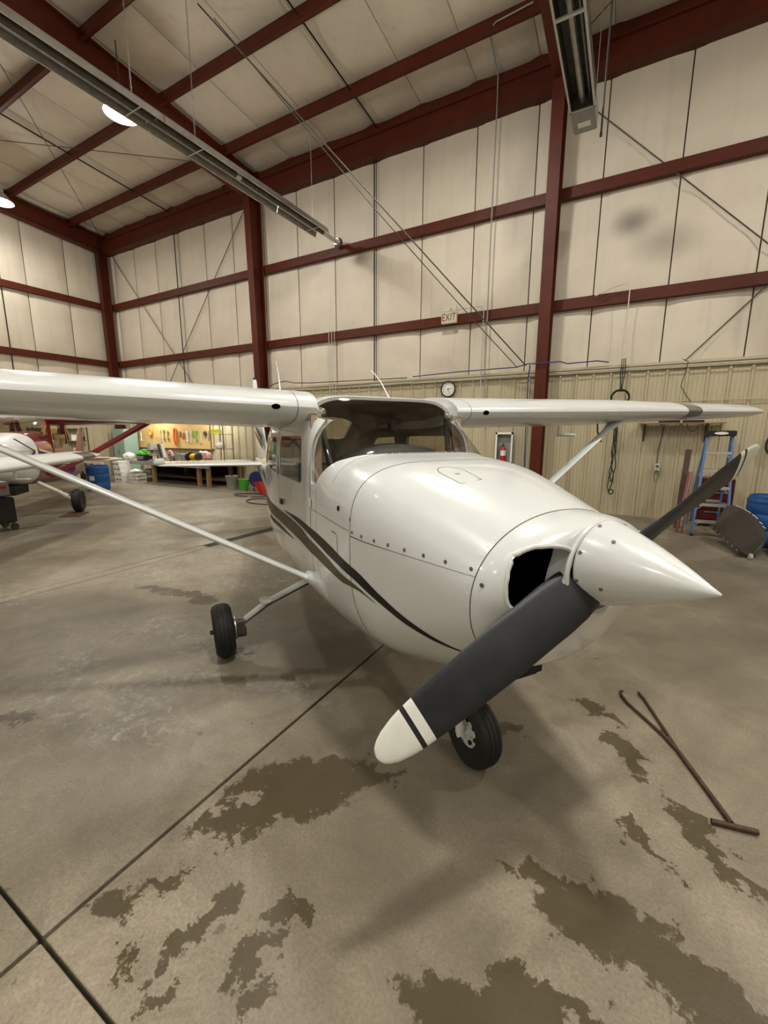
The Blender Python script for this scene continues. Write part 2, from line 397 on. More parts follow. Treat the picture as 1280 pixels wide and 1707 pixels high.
# pillow panels
def pillow(w_, h_, depth, nx=7, ny=7, seed=0):
    rnd = random.Random(seed); bm = B(); G = []
    ph = [rnd.uniform(0, 6) for _ in range(4)]
    for j in range(ny+1):
        row = []
        for i in range(nx+1):
            u, v = i/nx, j/ny
            e = (1-abs(2*u-1)**5)*(1-abs(2*v-1)**4)
            d = depth*e*(1+.35*math.sin(3*u+ph[0])*math.sin(4*v+ph[1]))+.006*math.sin(9*u+ph[2]+2*v)*e
            row.append(bm.verts.new((u*w_, -d, v*h_)))
        G.append(row)
    for j in range(ny):
        for i in range(nx): bm.faces.new((G[j][i], G[j][i+1], G[j+1][i+1], G[j+1][i]))
    return bm
def wall_panels(parent, u0s, z0, z1, place, seedbase, depth=.05):
    protos = {}
    for k in range(len(u0s)-1):
        wd = round(u0s[k+1]-u0s[k]-.024, 3)
        key = (wd, k % 3)
        if key not in protos:
            o = mk('insulation_panel', pillow(wd, z1-z0, depth, seed=seedbase+k), 'insul', parent, smooth=True, fix=False); protos[key] = o
        else: o = copy(protos[key], parent=parent)
        place(o, u0s[k]+.012, z0)

GIRTS = [(4.50, 4.72), (6.73, 6.95)]
def seams_between(a, b, list_):
    s = [x for x in list_ if a+.1 < x < b-.1]; return [a]+s+[b]
# --- back wall
wb = struct('wall_back')
bm = B(); box(bm, XL-.3, XR+.3, YB+.06, YB+.25, 0, 9.9); mk('backing_sheet', bm, 'seamb', wb)
zr = [(ZL+.0, 4.62), (4.62, 6.85), (6.85, 9.32)]
sx = seams_between(XL, XR, SEAMX)
for n_, (a, b_) in enumerate(zr):
    def pl(o, u, z): o.location = (u, YB, z)
    wall_panels(wb, sx, a, b_, pl, 10*n_)
bm = B()  # liner panel proto: flat pan with a trapezoid rib and two minor ribs
prof = [(0, 0), (.05, 0), (.065, -.008), (.075, 0), (.125, 0), (.14, -.008), (.15, 0), (.20, 0), (.215, -.008), (.225, 0), (.268, 0), (.288, -.036), (.318, -.036), (.338, 0), (.3425, 0)]
lo = [bm.verts.new((x, y, 0)) for x, y in prof]; hi = [bm.verts.new((x, y, ZL)) for x, y in prof]
for i in range(len(prof)-1): bm.faces.new((lo[i], lo[i+1], hi[i+1], hi[i]))
lp = mk('liner_panel', bm, 'liner', wb, fix=False); lp.location = (XL+.02, YB-.065, 0)
x = XL+.02+.3425
while x < XR-.3:
    copy(lp, parent=wb, loc=(x, YB-.065, 0)); x += .3425
def girt(parent, a, b_, z0, z1, mat_='red', nm='girt'):
    """C-section girt along its length a->b"""
    a, b_ = Vector(a), Vector(b_); d = (b_-a).normalized(); n = Vector((d.y, -d.x, 0))  # inward normal
    bm = B(); zc = (z0+z1)/2; up = Vector((0, 0, 1)); L = (b_-a).length/2; c = (a+b_)/2; h = (z1-z0)/2
    obox(bm, c+n*.13+up*zc, d, n, up, L, .006, h)
    obox(bm, c+n*.065+up*(z0+.005), d, n, up, L, .065, .006)
    obox(bm, c+n*.065+up*(z1-.005), d, n, up, L, .065, .006)
    return mk(nm, bm, mat_, parent)
for i, (a, b_) in enumerate(zip(COLS, COLS[1:]+[XR])):
    for z0, z1 in GIRTS:
        girt(wb, (a, YB-.03, 0), (b_, YB-.03, 0), z0, z1)
# eave strut
for a, b_ in zip(COLS, COLS[1:]+[XR]):
    bm = B(); box(bm, a, b_, YB-.34, YB-.32, 8.80, 9.20); box(bm, a, b_, YB-.34, YB-.02, 8.78, 8.80); box(bm, a, b_, YB-.40, YB-.32, 9.20, 9.225)
    mk('eave_strut', bm, 'red', wb)
    bm = B(); box(bm, a, b_, YB-.22, YB-.2, 9.2, 9.56); mk('eave_purlin', bm, 'red', wb)
# top ledge of the liner, conduit under it
bm = B(); box(bm, XL+.02, XR, YB-.15, YB-.03, ZL-.02, ZL+.03); mk('ledge_trim', bm, 'liner', wb)
bm = B(); box(bm, XL+.02, XR, YB-.12, YB-.07, ZL-.10, ZL-.02); mk('ledge_trim', bm, 'liner', wb)
# mid-bay sag rods and brace rods on the wall
def rod(parent, a, b_, r, m='steel_dark', nm='brace_rod'):
    bm = B(); tube(bm, [a, b_], r, 6); return mk(nm, bm, m, parent, smooth=True)
Yw = YB-.10
for x in (-14.72, -6.4, 2.45): rod(wb, (x, Yw, ZL), (x, Yw, 9.25), .016, 'dark', 'sag_rod')
for a, b_ in (((-18.6, Yw-.02, 8.7), (-14.0, Yw-.02, 3.3)), ((-11.1, Yw-.02, 8.8), (-16.0, Yw-.02, 3.3)),
              ((-1.35, Yw-.02, 8.45), (2.95, Yw-.02, 4.15)), ((2.35, Yw-.02, 4.9), (.88, Yw-.02, 3.25))):
    rod(wb, a, b_, .012)
bm = B(); box(bm, 2.33, 2.43, YB-.20, YB-.08, 3.25, 4.5); mk('door_jamb', bm, 'red', wb)

# columns (I sections, tapering) and rafters
def column(parent, x, ztop, d0=.30, d1=.62, w_=.24):
    bm = B(); yo = YB-.22; yi0, yi1 = yo-d0, yo-d1
    t = .012
    def plate(pts, hw):  # closed quad in YZ extruded in x
        loft(bm, [[(x-hw, p[0], p[1]) for p in pts], [(x+hw, p[0], p[1]) for p in pts]])
    plate([(yi0, 0), (yi0+t, 0), (yi1+t, ztop), (yi1, ztop)], w_/2)
    plate([(yo-t, 0), (yo, 0), (yo, ztop), (yo-t, ztop)], w_/2)
    plate([(yi0+t, 0), (yo-t, 0), (yo-t, ztop), (yi1+t, ztop)], .006)
    return mk('column', bm, 'red', parent)
def rafter(parent, x, y0, y1, zb0, zb1, w_=.24):
    bm = B(); t = .014
    zt0, zt1 = bottomz(y0), bottomz(y1)
    def plate(pts, hw): loft(bm, [[(x-hw, p[0], p[1]) for p in pts], [(x+hw, p[0], p[1]) for p in pts]])
    plate([(y0, zb0), (y1, zb1), (y1, zb1+t), (y0, zb0+t)], w_/2)
    plate([(y0, zt0-t), (y1, zt1-t), (y1, zt1), (y0, zt0)], w_/2)
    plate([(y0, zb0+t), (y1, zb1+t), (y1, zt1-t), (y0, zt0-t)], .007)
    return mk('rafter', bm, 'red', parent)
ce = struct('ceiling')
for i, x in enumerate(COLS):
    if i == 0:
        column(wb, x, 9.3, .25, .35); rafter(ce, x, YB-.2, YF, 8.78, 9.15+.085*20, .30)
    else:
        column(wb, x, 9.35, .30, .50)
        rafter(ce, x, YB-.2, YF, 8.66, 10.2)
# purlins: C sections
def purlin(y, a, b_):
    zt = roofz(y); zb = bottomz(y)-.13; bm = B()
    box(bm, a, b_, y-.006, y+.006, zb, zt-.02); box(bm, a, b_, y-.085, y+.006, zb, zb+.012); box(bm, a, b_, y-.006, y+.075, zt-.03, zt-.02)
    # underside flange visible thickness
    mk('purlin', bm, 'red', ce)
for y in PURL:
    for a, b_ in zip([XL]+COLS[1:], COLS[1:]+[XR]): purlin(y, a, b_)
# roof blanket panels
slope = math.atan(.085)
YP = [YB-.0]+PURL+[YF]
protos = {}
for k in range(len(YP)-1):
    ya, yb = YP[k], YP[k+1]; ln = (ya-yb)/math.cos(slope)
    for i in range(len(sx)-1):
        wd = round(sx[i+1]-sx[i]-.010, 3); key = (wd, round(ln, 2), (i+k) % 3)
        if key not in protos:
            o = mk('insulation_panel', pillow(wd, ln, .075, seed=i*7+k), 'insul', ce, smooth=True, fix=False); protos[key] = o
        else: o = copy(protos[key], parent=ce)
        o.location = (sx[i]+.005, ya, roofz(ya)-.01); o.rotation_euler = (PI/2-slope, 0, 0)
        # local z runs to -Y and up the slope, local -y points down
bm = B(); loft(bm, [[(XL-.3, YB+.3, roofz(YB+.3)+.05), (XR+.3, YB+.3, roofz(YB+.3)+.05), (XR+.3, YB+.3, roofz(YB)+.2), (XL-.3, YB+.3, roofz(YB)+.2)],
                    [(XL-.3, YF-.3, roofz(YF)+.05), (XR+.3, YF-.3, roofz(YF)+.05), (XR+.3, YF-.3, roofz(YF)+.2), (XL-.3, YF-.3, roofz(YF)+.2)]])
mk('roof_sheet', bm, 'seamb', ce)
# sag straps mid-bay, and roof cable bracing
for x in (-14.75, -6.25, 2.55):
    for ya, yb in zip(YP, YP[1:]): rod(ce, (x, ya, bottomz(ya)+.06), (x, yb, bottomz(yb)+.06), .018, 'dark', 'sag_rod')
for a, b_ in (((-11.2, 4.0), (-18.8, 10.5)), ((-18.9, 4.2), (-10.6, 9.9)), ((-18.8, 4.2), (-10.8, -3)), ((-1.6, 4.2), (6.7, 10.3)), ((6.7, 4.2), (-1.5, 10.3))):
    rod(ce, (*a, bottomz(a[1])-.05), (*b_, bottomz(b_[1])-.05), .010)

# --- left gable wall
wl = struct('wall_left')
bm = B(); loft(bm, [[(XL-.25, YB+.3, 0), (XL-.06, YB+.3, 0), (XL-.06, YF, 0), (XL-.25, YF, 0)], [(XL-.25, YB+.3, 9.9), (XL-.06, YB+.3, 9.9), (XL-.06, YF, 11.7), (XL-.25, YF, 11.7)]]); mk('backing_sheet', bm, 'seamb', wl)
sy = seams_between(YF, YB, [YB-.27-1.32*k for k in range(0, 18)][::-1])
def pll(o, u, z): o.location = (XL, YF+(YB-u) if False else u, z); o.rotation_euler = (0, 0, PI/2)
for n_, (a, b_) in enumerate(((ZL, 4.62), (4.62, 6.85), (6.85, 9.3))):
    wall_panels(wl, sy, a, b_, pll, 50+10*n_)
bm = B(); loft(bm, [[(XL-.01, YB, 9.3), (XL, YB, 9.3), (XL, YF, 9.3), (XL-.01, YF, 9.3)], [(XL-.01, YB, 9.5), (XL, YB, 9.5), (XL, YF, 11.6), (XL-.01, YF, 11.6)]]); mk('insulation_panel', bm, 'insul', wl)
o = copy(lp, parent=wl); o.rotation_euler = (0, 0, PI/2); o.location = (XL+.07, YF, 0); y = YF+.3425
while y < YB-.35:
    c = copy(lp, parent=wl, loc=(XL+.07, y, 0)); c.rotation_euler = (0, 0, PI/2); y += .3425
for z0, z1 in GIRTS: girt(wl, (XL+.03, YF, 0), (XL+.03, YB-.3, 0), z0, z1)
bm = B(); box(bm, XL+.03, XL+.15, YF, YB-.1, ZL-.02, ZL+.03); mk('ledge_trim', bm, 'liner', wl)
for y in (7.15, -.5): rod(wl, (XL+.12, y, ZL), (XL+.12, y, 9.4), .018, 'dark', 'sag_rod')
# --- remaining shell (behind and beside the photographer)
wr = struct('wall_right'); bm = B(); box(bm, XR, XR+.2, YF, YB, 0, 11.6); mk('insulation_panel', bm, 'insul', wr)
wf = struct('wall_front'); bm = B(); box(bm, XL-.2, XR+.2, YF-.2, YF, 4.6, 11.8); mk('insulation_panel', bm, 'insul', wf)
bm = B(); box(bm, XL-.2, XR+.2, YF-.25, YF-.05, 0, 4.6); mk('hangar_door_panel', bm, 'lgrey', wf)

# =================================================================== CEILING LIGHTS
def lamp(i, x, y, z):
    lab = {0: 'round high-bay ceiling light at the far left, cut by the frame edge', 1: 'glowing round high-bay ceiling light beside the long heater tube',
           2: 'high-bay light above the picture, over the white airplane tail', 3: 'high-bay light right of the picture near the back wall', 4: 'high-bay light left of the picture by the gable wall',
           5: 'high-bay light left of the picture over the white low-wing airplane', 6: 'high-bay light behind the photographer to the left', 7: 'high-bay light straight above the propeller spinner',
           8: 'high-bay light right of the picture in the middle row', 9: 'leftmost high-bay light of the row by the hangar door', 10: 'middle high-bay light of the row by the hangar door', 11: 'rightmost high-bay light of the row by the hangar door'}
    t = empty('ceiling_light', (x, y, z), lab.get(i, 'round high-bay ceiling light outside the picture'), 'light', 'high-bay lights under the roof')
    bm = B(); lathe(bm, [(.05, .42), (.11, .40), (.12, .20), (.16, .18), (.335, -.02), (.35, -.02), (.345, .0), (.17, .21), (.13, .23), (.125, .42), (.05, .44)], n=28); mk('housing', bm, 'lgrey', t, smooth=True)
    bm = B(); lathe(bm, [(.001, -.045), (.2, -.035), (.32, .0), (.001, .005)], n=28); mk('lens', bm, 'lens', t, smooth=True)
    bm = B(); tube(bm, [(0, 0, .42), (0, 0, bottomz(y)-z+.0)], .012, 6); mk('hanger_rod', bm, 'steel_dark', t)
    ld = bpy.data.lights.new('high_bay', 'AREA'); ld.shape = 'DISK'; ld.size = .5; ld.energy = LAMP_POWER*.62*(1.8 if (x, y) == (.95, .75) else .6 if x < -16 else 1.12 if y > 5 else .7); ld.color = LAMP_COL; ld.spread = PI
    lo_ = bpy.data.objects.new('high_bay_bulb', ld); C.objects.link(lo_); lo_.parent = t; lo_.location = (0, 0, -.06)
    pd = bpy.data.lights.new('high_bay_glow', 'POINT'); pd.shadow_soft_size = .20; pd.energy = LAMP_POWER*(.28 if x < -16 else .45 if y > 5 else .38); pd.color = LAMP_COL
    po = bpy.data.objects.new('high_bay_glow', pd); C.objects.link(po); po.parent = t; po.location = (0, 0, -.30)
for i, (x, y) in enumerate(LAMPS): lamp(i, x, y, 8.45 if i == 1 else 8.6)

# =================================================================== WHITE HIGH-WING AIRPLANE (own frame: x forward of firewall, y left, z up)
def hermite(xs_, ys_, x):
    if x <= xs_[0]: return ys_[0]
    if x >= xs_[-1]: return ys_[-1]
    i = max(k for k in range(len(xs_)-1) if xs_[k] <= x)
    h = xs_[i+1]-xs_[i]; d = [(ys_[k+1]-ys_[k])/(xs_[k+1]-xs_[k]) for k in range(len(xs_)-1)]
    def m(k):
        if k == 0: return d[0]
        if k == len(xs_)-1: return d[-1]
        if d[k-1]*d[k] <= 0: return 0
        return 2*d[k-1]*d[k]/(d[k-1]+d[k])
    t = (x-xs_[i])/h
    return (2*t**3-3*t*t+1)*ys_[i]+(t**3-2*t*t+t)*h*m(i)+(-2*t**3+3*t*t)*ys_[i+1]+(t**3-t*t)*h*m(i+1)
#        x     w     zt    zc    zb    nt   nb
HULL = [(-6.95, .02, 1.27, 1.16, 1.06, 2.2, 2.2), (-6.3, .07, 1.29, 1.13, .97, 2.2, 2.2), (-5.4, .16, 1.36, 1.10, .84, 2.4, 2.4), (-4.3, .29, 1.47, 1.10, .70, 2.6, 2.6),
        (-3.4, .43, 1.64, 1.12, .58, 3.0, 2.8), (-2.9, .52, 1.84, 1.15, .52, 3.6, 3.0), (-2.5, .57, 1.99, 1.18, .48, 4.4, 3.2), (-2.1, .60, 2.035, 1.2, .46, 5, 3.2),
        (-1.4, .605, 2.045, 1.2, .45, 5, 3.2), (-.98, .61, 2.025, 1.2, .46, 6, 3.1), (-.80, .61, 1.905, 1.2, .47, 5.4, 3.0), (-.60, .61, 1.775, 1.2, .48, 4.4, 2.9), (-.42, .61, 1.662, 1.2, .50, 3.9, 2.8),
        (-.2, .612, 1.645, 1.2, .53, 3.8, 2.7), (0, .596, 1.626, 1.2, .57, 3.5, 2.6), (.2, .55, 1.598, 1.2, .63, 2.9, 2.5), (.45, .484, 1.545, 1.19, .72, 2.4, 2.3), (.66, .432, 1.490, 1.18, .85, 2.1, 2.2)]
HX = [h[0] for h in HULL]
def hp(x): return [hermite(HX, [h[k] for h in HULL], x) for k in range(1, 7)]
def hpt(x, th, inset=0):
    w_, zt, zc, zb, nt, nb = hp(x); w_ -= inset; zt -= inset; zb += inset
    c, s = math.cos(th), math.sin(th); n = nt if s >= 0 else nb; h = (zt-zc) if s >= 0 else (zc-zb)
    return Vector((x, w_*math.copysign(abs(c)**(2/n), c), zc+h*math.copysign(abs(s)**(2/n), s)))
def hull_y(x, z, side=-1, off=0):
    w_, zt, zc, zb, nt, nb = hp(x); n = nt if z >= zc else nb; h = (zt-zc) if z >= zc else (zc-zb)
    q = min(1, abs(z-zc)/h); return side*(w_*(1-q**n)**(1/n)+off)
def hull_z(x, y):
    w_, zt, zc, zb, nt, nb = hp(x); return zc+(zt-zc)*(1-(min(abs(y), w_)/w_)**nt)**(1/nt)
def hnorm(x, th):
    e = 1e-3; a = hpt(x+e, th)-hpt(x-e, th); b = hpt(x, th+e)-hpt(x, th-e); n = b.cross(a)
    p = hpt(x, th); 
    if n.dot(Vector((0, p.y, p.z-hp(x)[2]))) < 0: n = -n
    return n.normalized()
NT = 112
def ths(n=NT):
    return [2*PI*(k+.5)/n for k in range(n)]
def xs_range(a, b, step):
    n = max(1, round(abs(b-a)/step)); return [a+(b-a)*i/n for i in range(n+1)]

ap = empty('airplane', (0, 0, 0), 'white high-wing single-engine propeller airplane with black and bronze side stripes', 'airplane')
ap.matrix_world = Matrix(((.8167, .5771, .0041, -.725), (-.5770, .8167, -.0029, 2.129), (-.0050, 0, 1, .007), (0, 0, 0, 1)))
# orthonormal rotation
ax = Vector((.8167, -.5770, -.0050)).normalized(); az = Vector((0.0041, -.0029, 1)); ay = az.cross(ax).normalized(); az = ax.cross(ay)
ap.matrix_world = Matrix(((ax.x, ay.x, az.x, -.725), (ax.y, ay.y, az.y, 2.129), (ax.z, ay.z, az.z, .003), (0, 0, 0, 1)))

def hull_solid(name, x0, x1, step, inset=0, mi=0, mats=('white', 'interior')):
    bm = B(); rings = [[hpt(x, t, inset) for t in ths()] for x in xs_range(x0, x1, step)]
    loft(bm, rings, mi=mi); return mk(name, bm, list(mats), ap)
# --- fuselage shell with windscreen, side and rear window openings
XF = -.09
fus = hull_solid('fuselage', -6.95, XF-.002, .055)
inner = hull_solid('cut', -3.25, -.18, .06, .022, 1)
WS = [(-.25, 1.70), (-.445, 1.652), (-.50, 1.615), (-.575, 1.545), (-.65, 1.485), (-.70, 1.462), (-.745, 1.458), (-.765, 1.475), (-.775, 1.60), (-.785, 1.80), (-.80, 1.855), (-.955, 1.89), (-.975, 2.3), (-.25, 2.3)]
def cutter(poly, a, b, axis='y'):
    bm = B(); prism(bm, poly, a, b, axis); return mk('cut', bm, ['white', 'interior'], ap)
def rpoly(pts, r=.03, n=4):
    out = []; m_ = len(pts)
    for i in range(m_):
        p0, p, p1 = Vector(pts[i-1]), Vector(pts[i]), Vector(pts[(i+1) % m_])
        a = p+(p0-p).normalized()*r; b = p+(p1-p).normalized()*r
        for k in range(n+1):
            t = k/n; q = a*(1-t)**2+p*2*t*(1-t)+b*t*t; out.append((q.x, q.y))
    return out
DW = rpoly([(-.985, 1.755), (-1.70, 1.745), (-1.72, 1.43), (-1.00, 1.435)], .05)
RW = rpoly([(-1.86, 1.74), (-2.36, 1.72), (-2.62, 1.47), (-1.88, 1.43)], .06)
c_ws = cutter(WS, -1, 1); c_dw = [cutter(DW, -1, 0), cutter(DW, 0, 1)]; c_rw = [cutter(RW, -1, 0), cutter(RW, 0, 1)]
c_bw = cutter(rpoly([(-.40, 1.70), (.40, 1.70), (.36, 2.3), (-.36, 2.3)], .05), -3.6, -2.62, 'x')
boolean(fus, [inner, c_ws, *c_dw, *c_rw, c_bw]); resmooth(fus, 30)
def pane(name, cutters, mat_, x0, x1):
    g = hull_solid(name, x0, x1, .055, .004, 0, (mat_,)); gi = hull_solid('cut', x0-.05 if x0 < x1 else x0, x1+.05, .055, .009, 0, (mat_,))
    boolean(g, [gi]); boolean(g, cutters, 'INTERSECT'); resmooth(g, 30); kill(gi); return g
pane('windshield', [c_ws], 'glass', -1.02, -.30)
for c in c_dw: pane('door_window', [c], 'glass_dark', -1.80, -.90)
for c in c_rw: pane('side_window', [c], 'glass_dark', -2.70, -1.80)
pane('rear_window', [c_bw], 'glass_dark', -3.20, -2.55)
kill(inner, c_ws, *c_dw, *c_rw, c_bw)
# windscreen edge strip
def strip_on_hull(pts, width, off, name, mat_, side=-1, th=None):
    """pts: list of (x,z) on the side of the hull, ribbon of given width"""
    bm = B(); prev = None
    for i, (x, z) in enumerate(pts):
        a = Vector(pts[max(0, i-1)]); b = Vector(pts[min(len(pts)-1, i+1)]); t = (b-a).normalized(); nrm = Vector((-t.y, t.x))*width/2
        row = []
        for s in (-1, 1):
            q = Vector((x, z))+nrm*s; row.append(bm.verts.new((q.x, hull_y(q.x, q.y, side, off), q.y)))
        if prev: bm.faces.new((prev[0], prev[1], row[1], row[0]))
        prev = row
    return mk(name, bm, mat_, ap, fix=False)
def ring_strip(x, t0, t1, width, off, name, mat_, n=60, step=None):
    bm = B(); prev = None
    for k in range(n+1):
        t = t0+(t1-t0)*k/n; row = []
        for s in (-.5, .5):
            xx = min(x+s*width, .66); row.append(bm.verts.new(hpt(xx, t)+hnorm(min(xx, .655), t)*off))
        if prev: bm.faces.new((prev[0], prev[1], row[1], row[0]))
        prev = row
    return mk(name, bm, mat_, ap, fix=False)

# --- cowling (upper and lower halves)
ZSP = 1.277
def cowl_part(name, upper):
    bm = B(); rings_o = []; rings_i = []
    for x in xs_range(XF+.002, .657, .03):
        w_, zt, zc, zb, nt, nb = hp(x); s0 = ((ZSP-zc)/(zt-zc))**(nt/2); t0 = math.asin(s0); g = .003
        ra = (t0+g, PI-t0-g) if upper else (PI-t0+g, 2*PI+t0-g)
        tt = [ra[0]+(ra[1]-ra[0])*k/72 for k in range(73)]
        rings_o.append([hpt(x, t) for t in tt]); rings_i.append([hpt(x, t, .012) for t in tt])
    rings = [o+i[::-1] for o, i in zip(rings_o, rings_i)]
    loft(bm, rings); return mk(name, bm, 'white', ap, smooth=30)
cowl_part('upper_cowling', True); cowl_part('lower_cowling', False)
bm = B(); loft(bm, [[hpt(x, t, .02) for t in ths(64)] for x in xs_range(XF+.004, .655, .1)]); mk('engine_bay_liner', bm, 'void', ap)

# --- nose bowl with spinner ring and air inlets
SC = Vector((0, 0, 1.308))
def bowl_pt(t, s):
    """t: angle; s 0 at seam .. 1 at spinner ring"""
    A = hpt(.66, t); ang = math.atan2(A.z-SC.z, A.y); Bp = Vector((.838, .168*math.cos(ang), SC.z+.168*math.sin(ang)))
    up = max(0, min(1, (A.z-.95)/.45))
    p = 1.22+1.35*up
    q = s**.62  # more samples near the seam
    rho = (1-q**p)**(1/p)
    lip = 1-(1-q)**2
    x = .66+(.838-.66)*q
    return Vector((x, Bp.y+(A.y-Bp.y)*rho, Bp.z+(A.z-Bp.z)*rho))
bm = B(); SS = [i/26 for i in range(27)]; TT = ths(144)
rings = [[bowl_pt(t, s) for t in TT] for s in SS]
last = rings[-1]
rings.append([Vector((.842, p.y*.97, SC.z+(p.z-SC.z)*.97)) for p in last])
rings.append([Vector((.838, p.y*.93, SC.z+(p.z-SC.z)*.93)) for p in last])
rings.append([Vector((.80, p.y*.92, SC.z+(p.z-SC.z)*.92)) for p in last])
rings.insert(0, [Vector((.6605, hpt(.66, t).y*.97, 1.18+(hpt(.66, t).z-1.18)*.97)) for t in TT])
loft(bm, rings)
bowl = mk('nose_bowl', bm, ['white', 'void'], ap)
INL = [(.150, 1.393), (.20, 1.410), (.26, 1.406), (.315, 1.385), (.352, 1.345), (.372, 1.28), (.368, 1.212), (.338, 1.182), (.26, 1.176), (.20, 1.186), (.182, 1.24), (.170, 1.30), (.15, 1.355)]
def smooth_poly(p, it=2):
    for _ in range(it):
        q = []
        for i in range(len(p)):
            a, b = p[i], p[(i+1) % len(p)]
            q += [(a[0]*.75+b[0]*.25, a[1]*.75+b[1]*.25), (a[0]*.25+b[0]*.75, a[1]*.25+b[1]*.75)]
        p = q
    return p
INS = smooth_poly(INL)
cuts = []
for s in (-1, 1):
    bm = B()
    cx, cz = .26, 1.30
    poly0 = [(s*p[0], p[1]) for p in INS]
    poly1 = [(s*(cx+(p[0]-cx)*.96), cz+(p[1]-cz)*.96) for p in INS]
    poly2 = [(s*(cx+.02+(p[0]-cx)*.88), cz+(p[1]-cz)*.9) for p in INS]
    vr = loft(bm, [[(.95, *p) for p in poly0], [(.752, *p) for p in poly0], [(.735, *p) for p in poly1], [(.62+.045, *p) for p in poly2]])
    c = mk('cut', bm, ['white', 'void'], ap); cuts.append(c)
    for f in c.data.polygons:
        if f.center.x < .750: f.material_index = 1
boolean(bowl, cuts); kill(*cuts)
resmooth(bowl, 38)
# rounded lips around the inlets: tube on the opening edge
def bowl_x(y, z):
    best = None
    lo_, hi_ = 0.0, 1.0
    # find s where surface passes (y,z): angle from SC
    ang = math.atan2(z-SC.z, y); d = math.hypot(y, z-SC.z)
    bt = min(TT, key=lambda t: abs(math.atan2(math.sin(math.atan2(hpt(.66, t).z-SC.z, hpt(.66, t).y)-ang), math.cos(math.atan2(hpt(.66, t).z-SC.z, hpt(.66, t).y)-ang))))
    for _ in range(24):
        m_ = (lo_+hi_)/2; p = bowl_pt(bt, m_)
        if math.hypot(p.y, p.z-SC.z) > d: lo_ = m_
        else: hi_ = m_
    return bowl_pt(bt, lo_).x
for s in (-1, 1):
    bm = B(); tube(bm, [(bowl_x(s*y, z)-.006, s*(y+.0), z) for y, z in INS], .0085, 8, closed=True)
    mk('inlet_lip', bm, 'white', ap, smooth=True)
# spinner ring lip
bm = B(); tube(bm, [(.838, .172*math.cos(a), SC.z+.172*math.sin(a)) for a in [2*PI*k/64 for k in range(64)]], .009, 8, closed=True); mk('spinner_ring', bm, 'white', ap, smooth=True)
# chin scoop below and outlet
bm = B(); box(bm, .15, .50, -.15, .15, .66, .76); bmesh.ops.bevel(bm, geom=bm.edges[:], offset=.03, segments=2, affect='EDGES'); mk('cowl_outlet', bm, 'dark', ap)
bm = B(); tube(bm, [(.30, -.12, .72), (.28, -.13, .60), (.22, -.14, .50)], .028, 14); mk('exhaust_pipe', bm, 'rust', ap, smooth=True)

# --- spinner and propeller
sp = []
for i in range(15):
    t = i/14; sp.append((.153*(1-t**1.22)**.93 if t < 1 else 0,   .846+.366*t))
sp = [(.148, .842)]+sp[:-1]+[(.004, 1.2105), (0, 1.212)]
bm = B(); lathe(bm, [(r, h) for r, h in sp], (0, 0, SC.z), (1, 0, 0.028), 64); spn = mk('spinner', bm, 'white', ap, smooth=50)
bm = B(); lathe(bm, [(.146, .800), (.146, .845)], (0, 0, SC.z), (1, 0, 0.028), 48); mk('backing_plate', bm, 'void', ap, smooth=True)
def spinner_r(x):
    for (r0, x0), (r1, x1) in zip(sp[1:], sp[2:]):
        if x0 <= x <= x1: return r0+(r1-r0)*(x-x0)/(x1-x0)
    return 0
bm = B()
for x, ang in [(.857, a) for a in (12, 60, 112, 158, 196, 236, 292, 340)]+[(.93, a) for a in (40, 128, 205, 300)]:
    a = math.radians(ang); r = spinner_r(x); n = Vector((.3, math.cos(a), math.sin(a))).normalized()
    p = Vector((x, r*math.cos(a), SC.z+.028*(x-.0)-.0+r*math.sin(a)))+Vector((0, 0, 0))
    lathe(bm, [(.0065, -.002), (.0065, .002), (.0035, .0035), (0, .0035)], p, n, 10)
mk('spinner_screw', bm, 'screw', ap, smooth=True)['kind'] = 'stuff'
def blade(ang):
    a = math.radians(ang); rad = Vector((0, math.cos(a), math.sin(a))); tan = Vector((0, -math.sin(a), math.cos(a))); fw = Vector((1, 0, 0))
    # counter-clockwise seen from the front: leading edge towards -tan for the y<0 blade (moving down)
    lead = tan  # rotating clockwise seen from behind
    bm = B(); N_ = 18
    st = [(.05, .10, .06, 30), (.11, .165, .05, 30), (.17, .182, .042, 32), (.25, .184, .034, 34), (.36, .178, .026, 34), (.50, .178, .020, 30), (.64, .170, .016, 25), (.76, .158, .013, 22), (.815, .150, .012, 20),
          (.8155, .150, .012, 20), (.848, .1445, .0115, 19), (.8485, .1444, .0115, 19), (.864, .142, .011, 19), (.8645, .142, .011, 19), (.90, .130, .010, 18), (.94, .108, .009, 17), (.965, .082, .008, 17), (.98, .055, .007, 17), (.9865, .03, .005, 17), (.989, .008, .003, 17)]
    rings = []
    for r, ch, th, pt in st:
        p = math.radians(pt); cd = (lead*math.cos(p)+fw*math.sin(p)); nd = (fw*math.cos(p)-lead*math.sin(p))
        ring = []
        for k in range(N_):
            u = 2*PI*k/N_; c = math.cos(u); s = math.sin(u)
            yy = s*(th*.72 if s > 0 else th*.28)*(1+.25*c)
            ring.append(Vector((.846, 0, SC.z))+rad*r+cd*(c*ch/2)+nd*yy)
        rings.append(ring)
    vr = loft(bm, rings)
    bm.faces.ensure_lookup_table()
    cen = Vector((.846, 0, SC.z))
    for f in bm.faces:
        r = (f.calc_center_median()-cen).dot(rad)
        f.material_index = 1 if (.8155 < r < .8482) or r > .8642 else 0
    return mk('propeller_blade', bm, ['blade', 'blade_tip'], ap, smooth=50)
blade(206.8); blade(24.2)

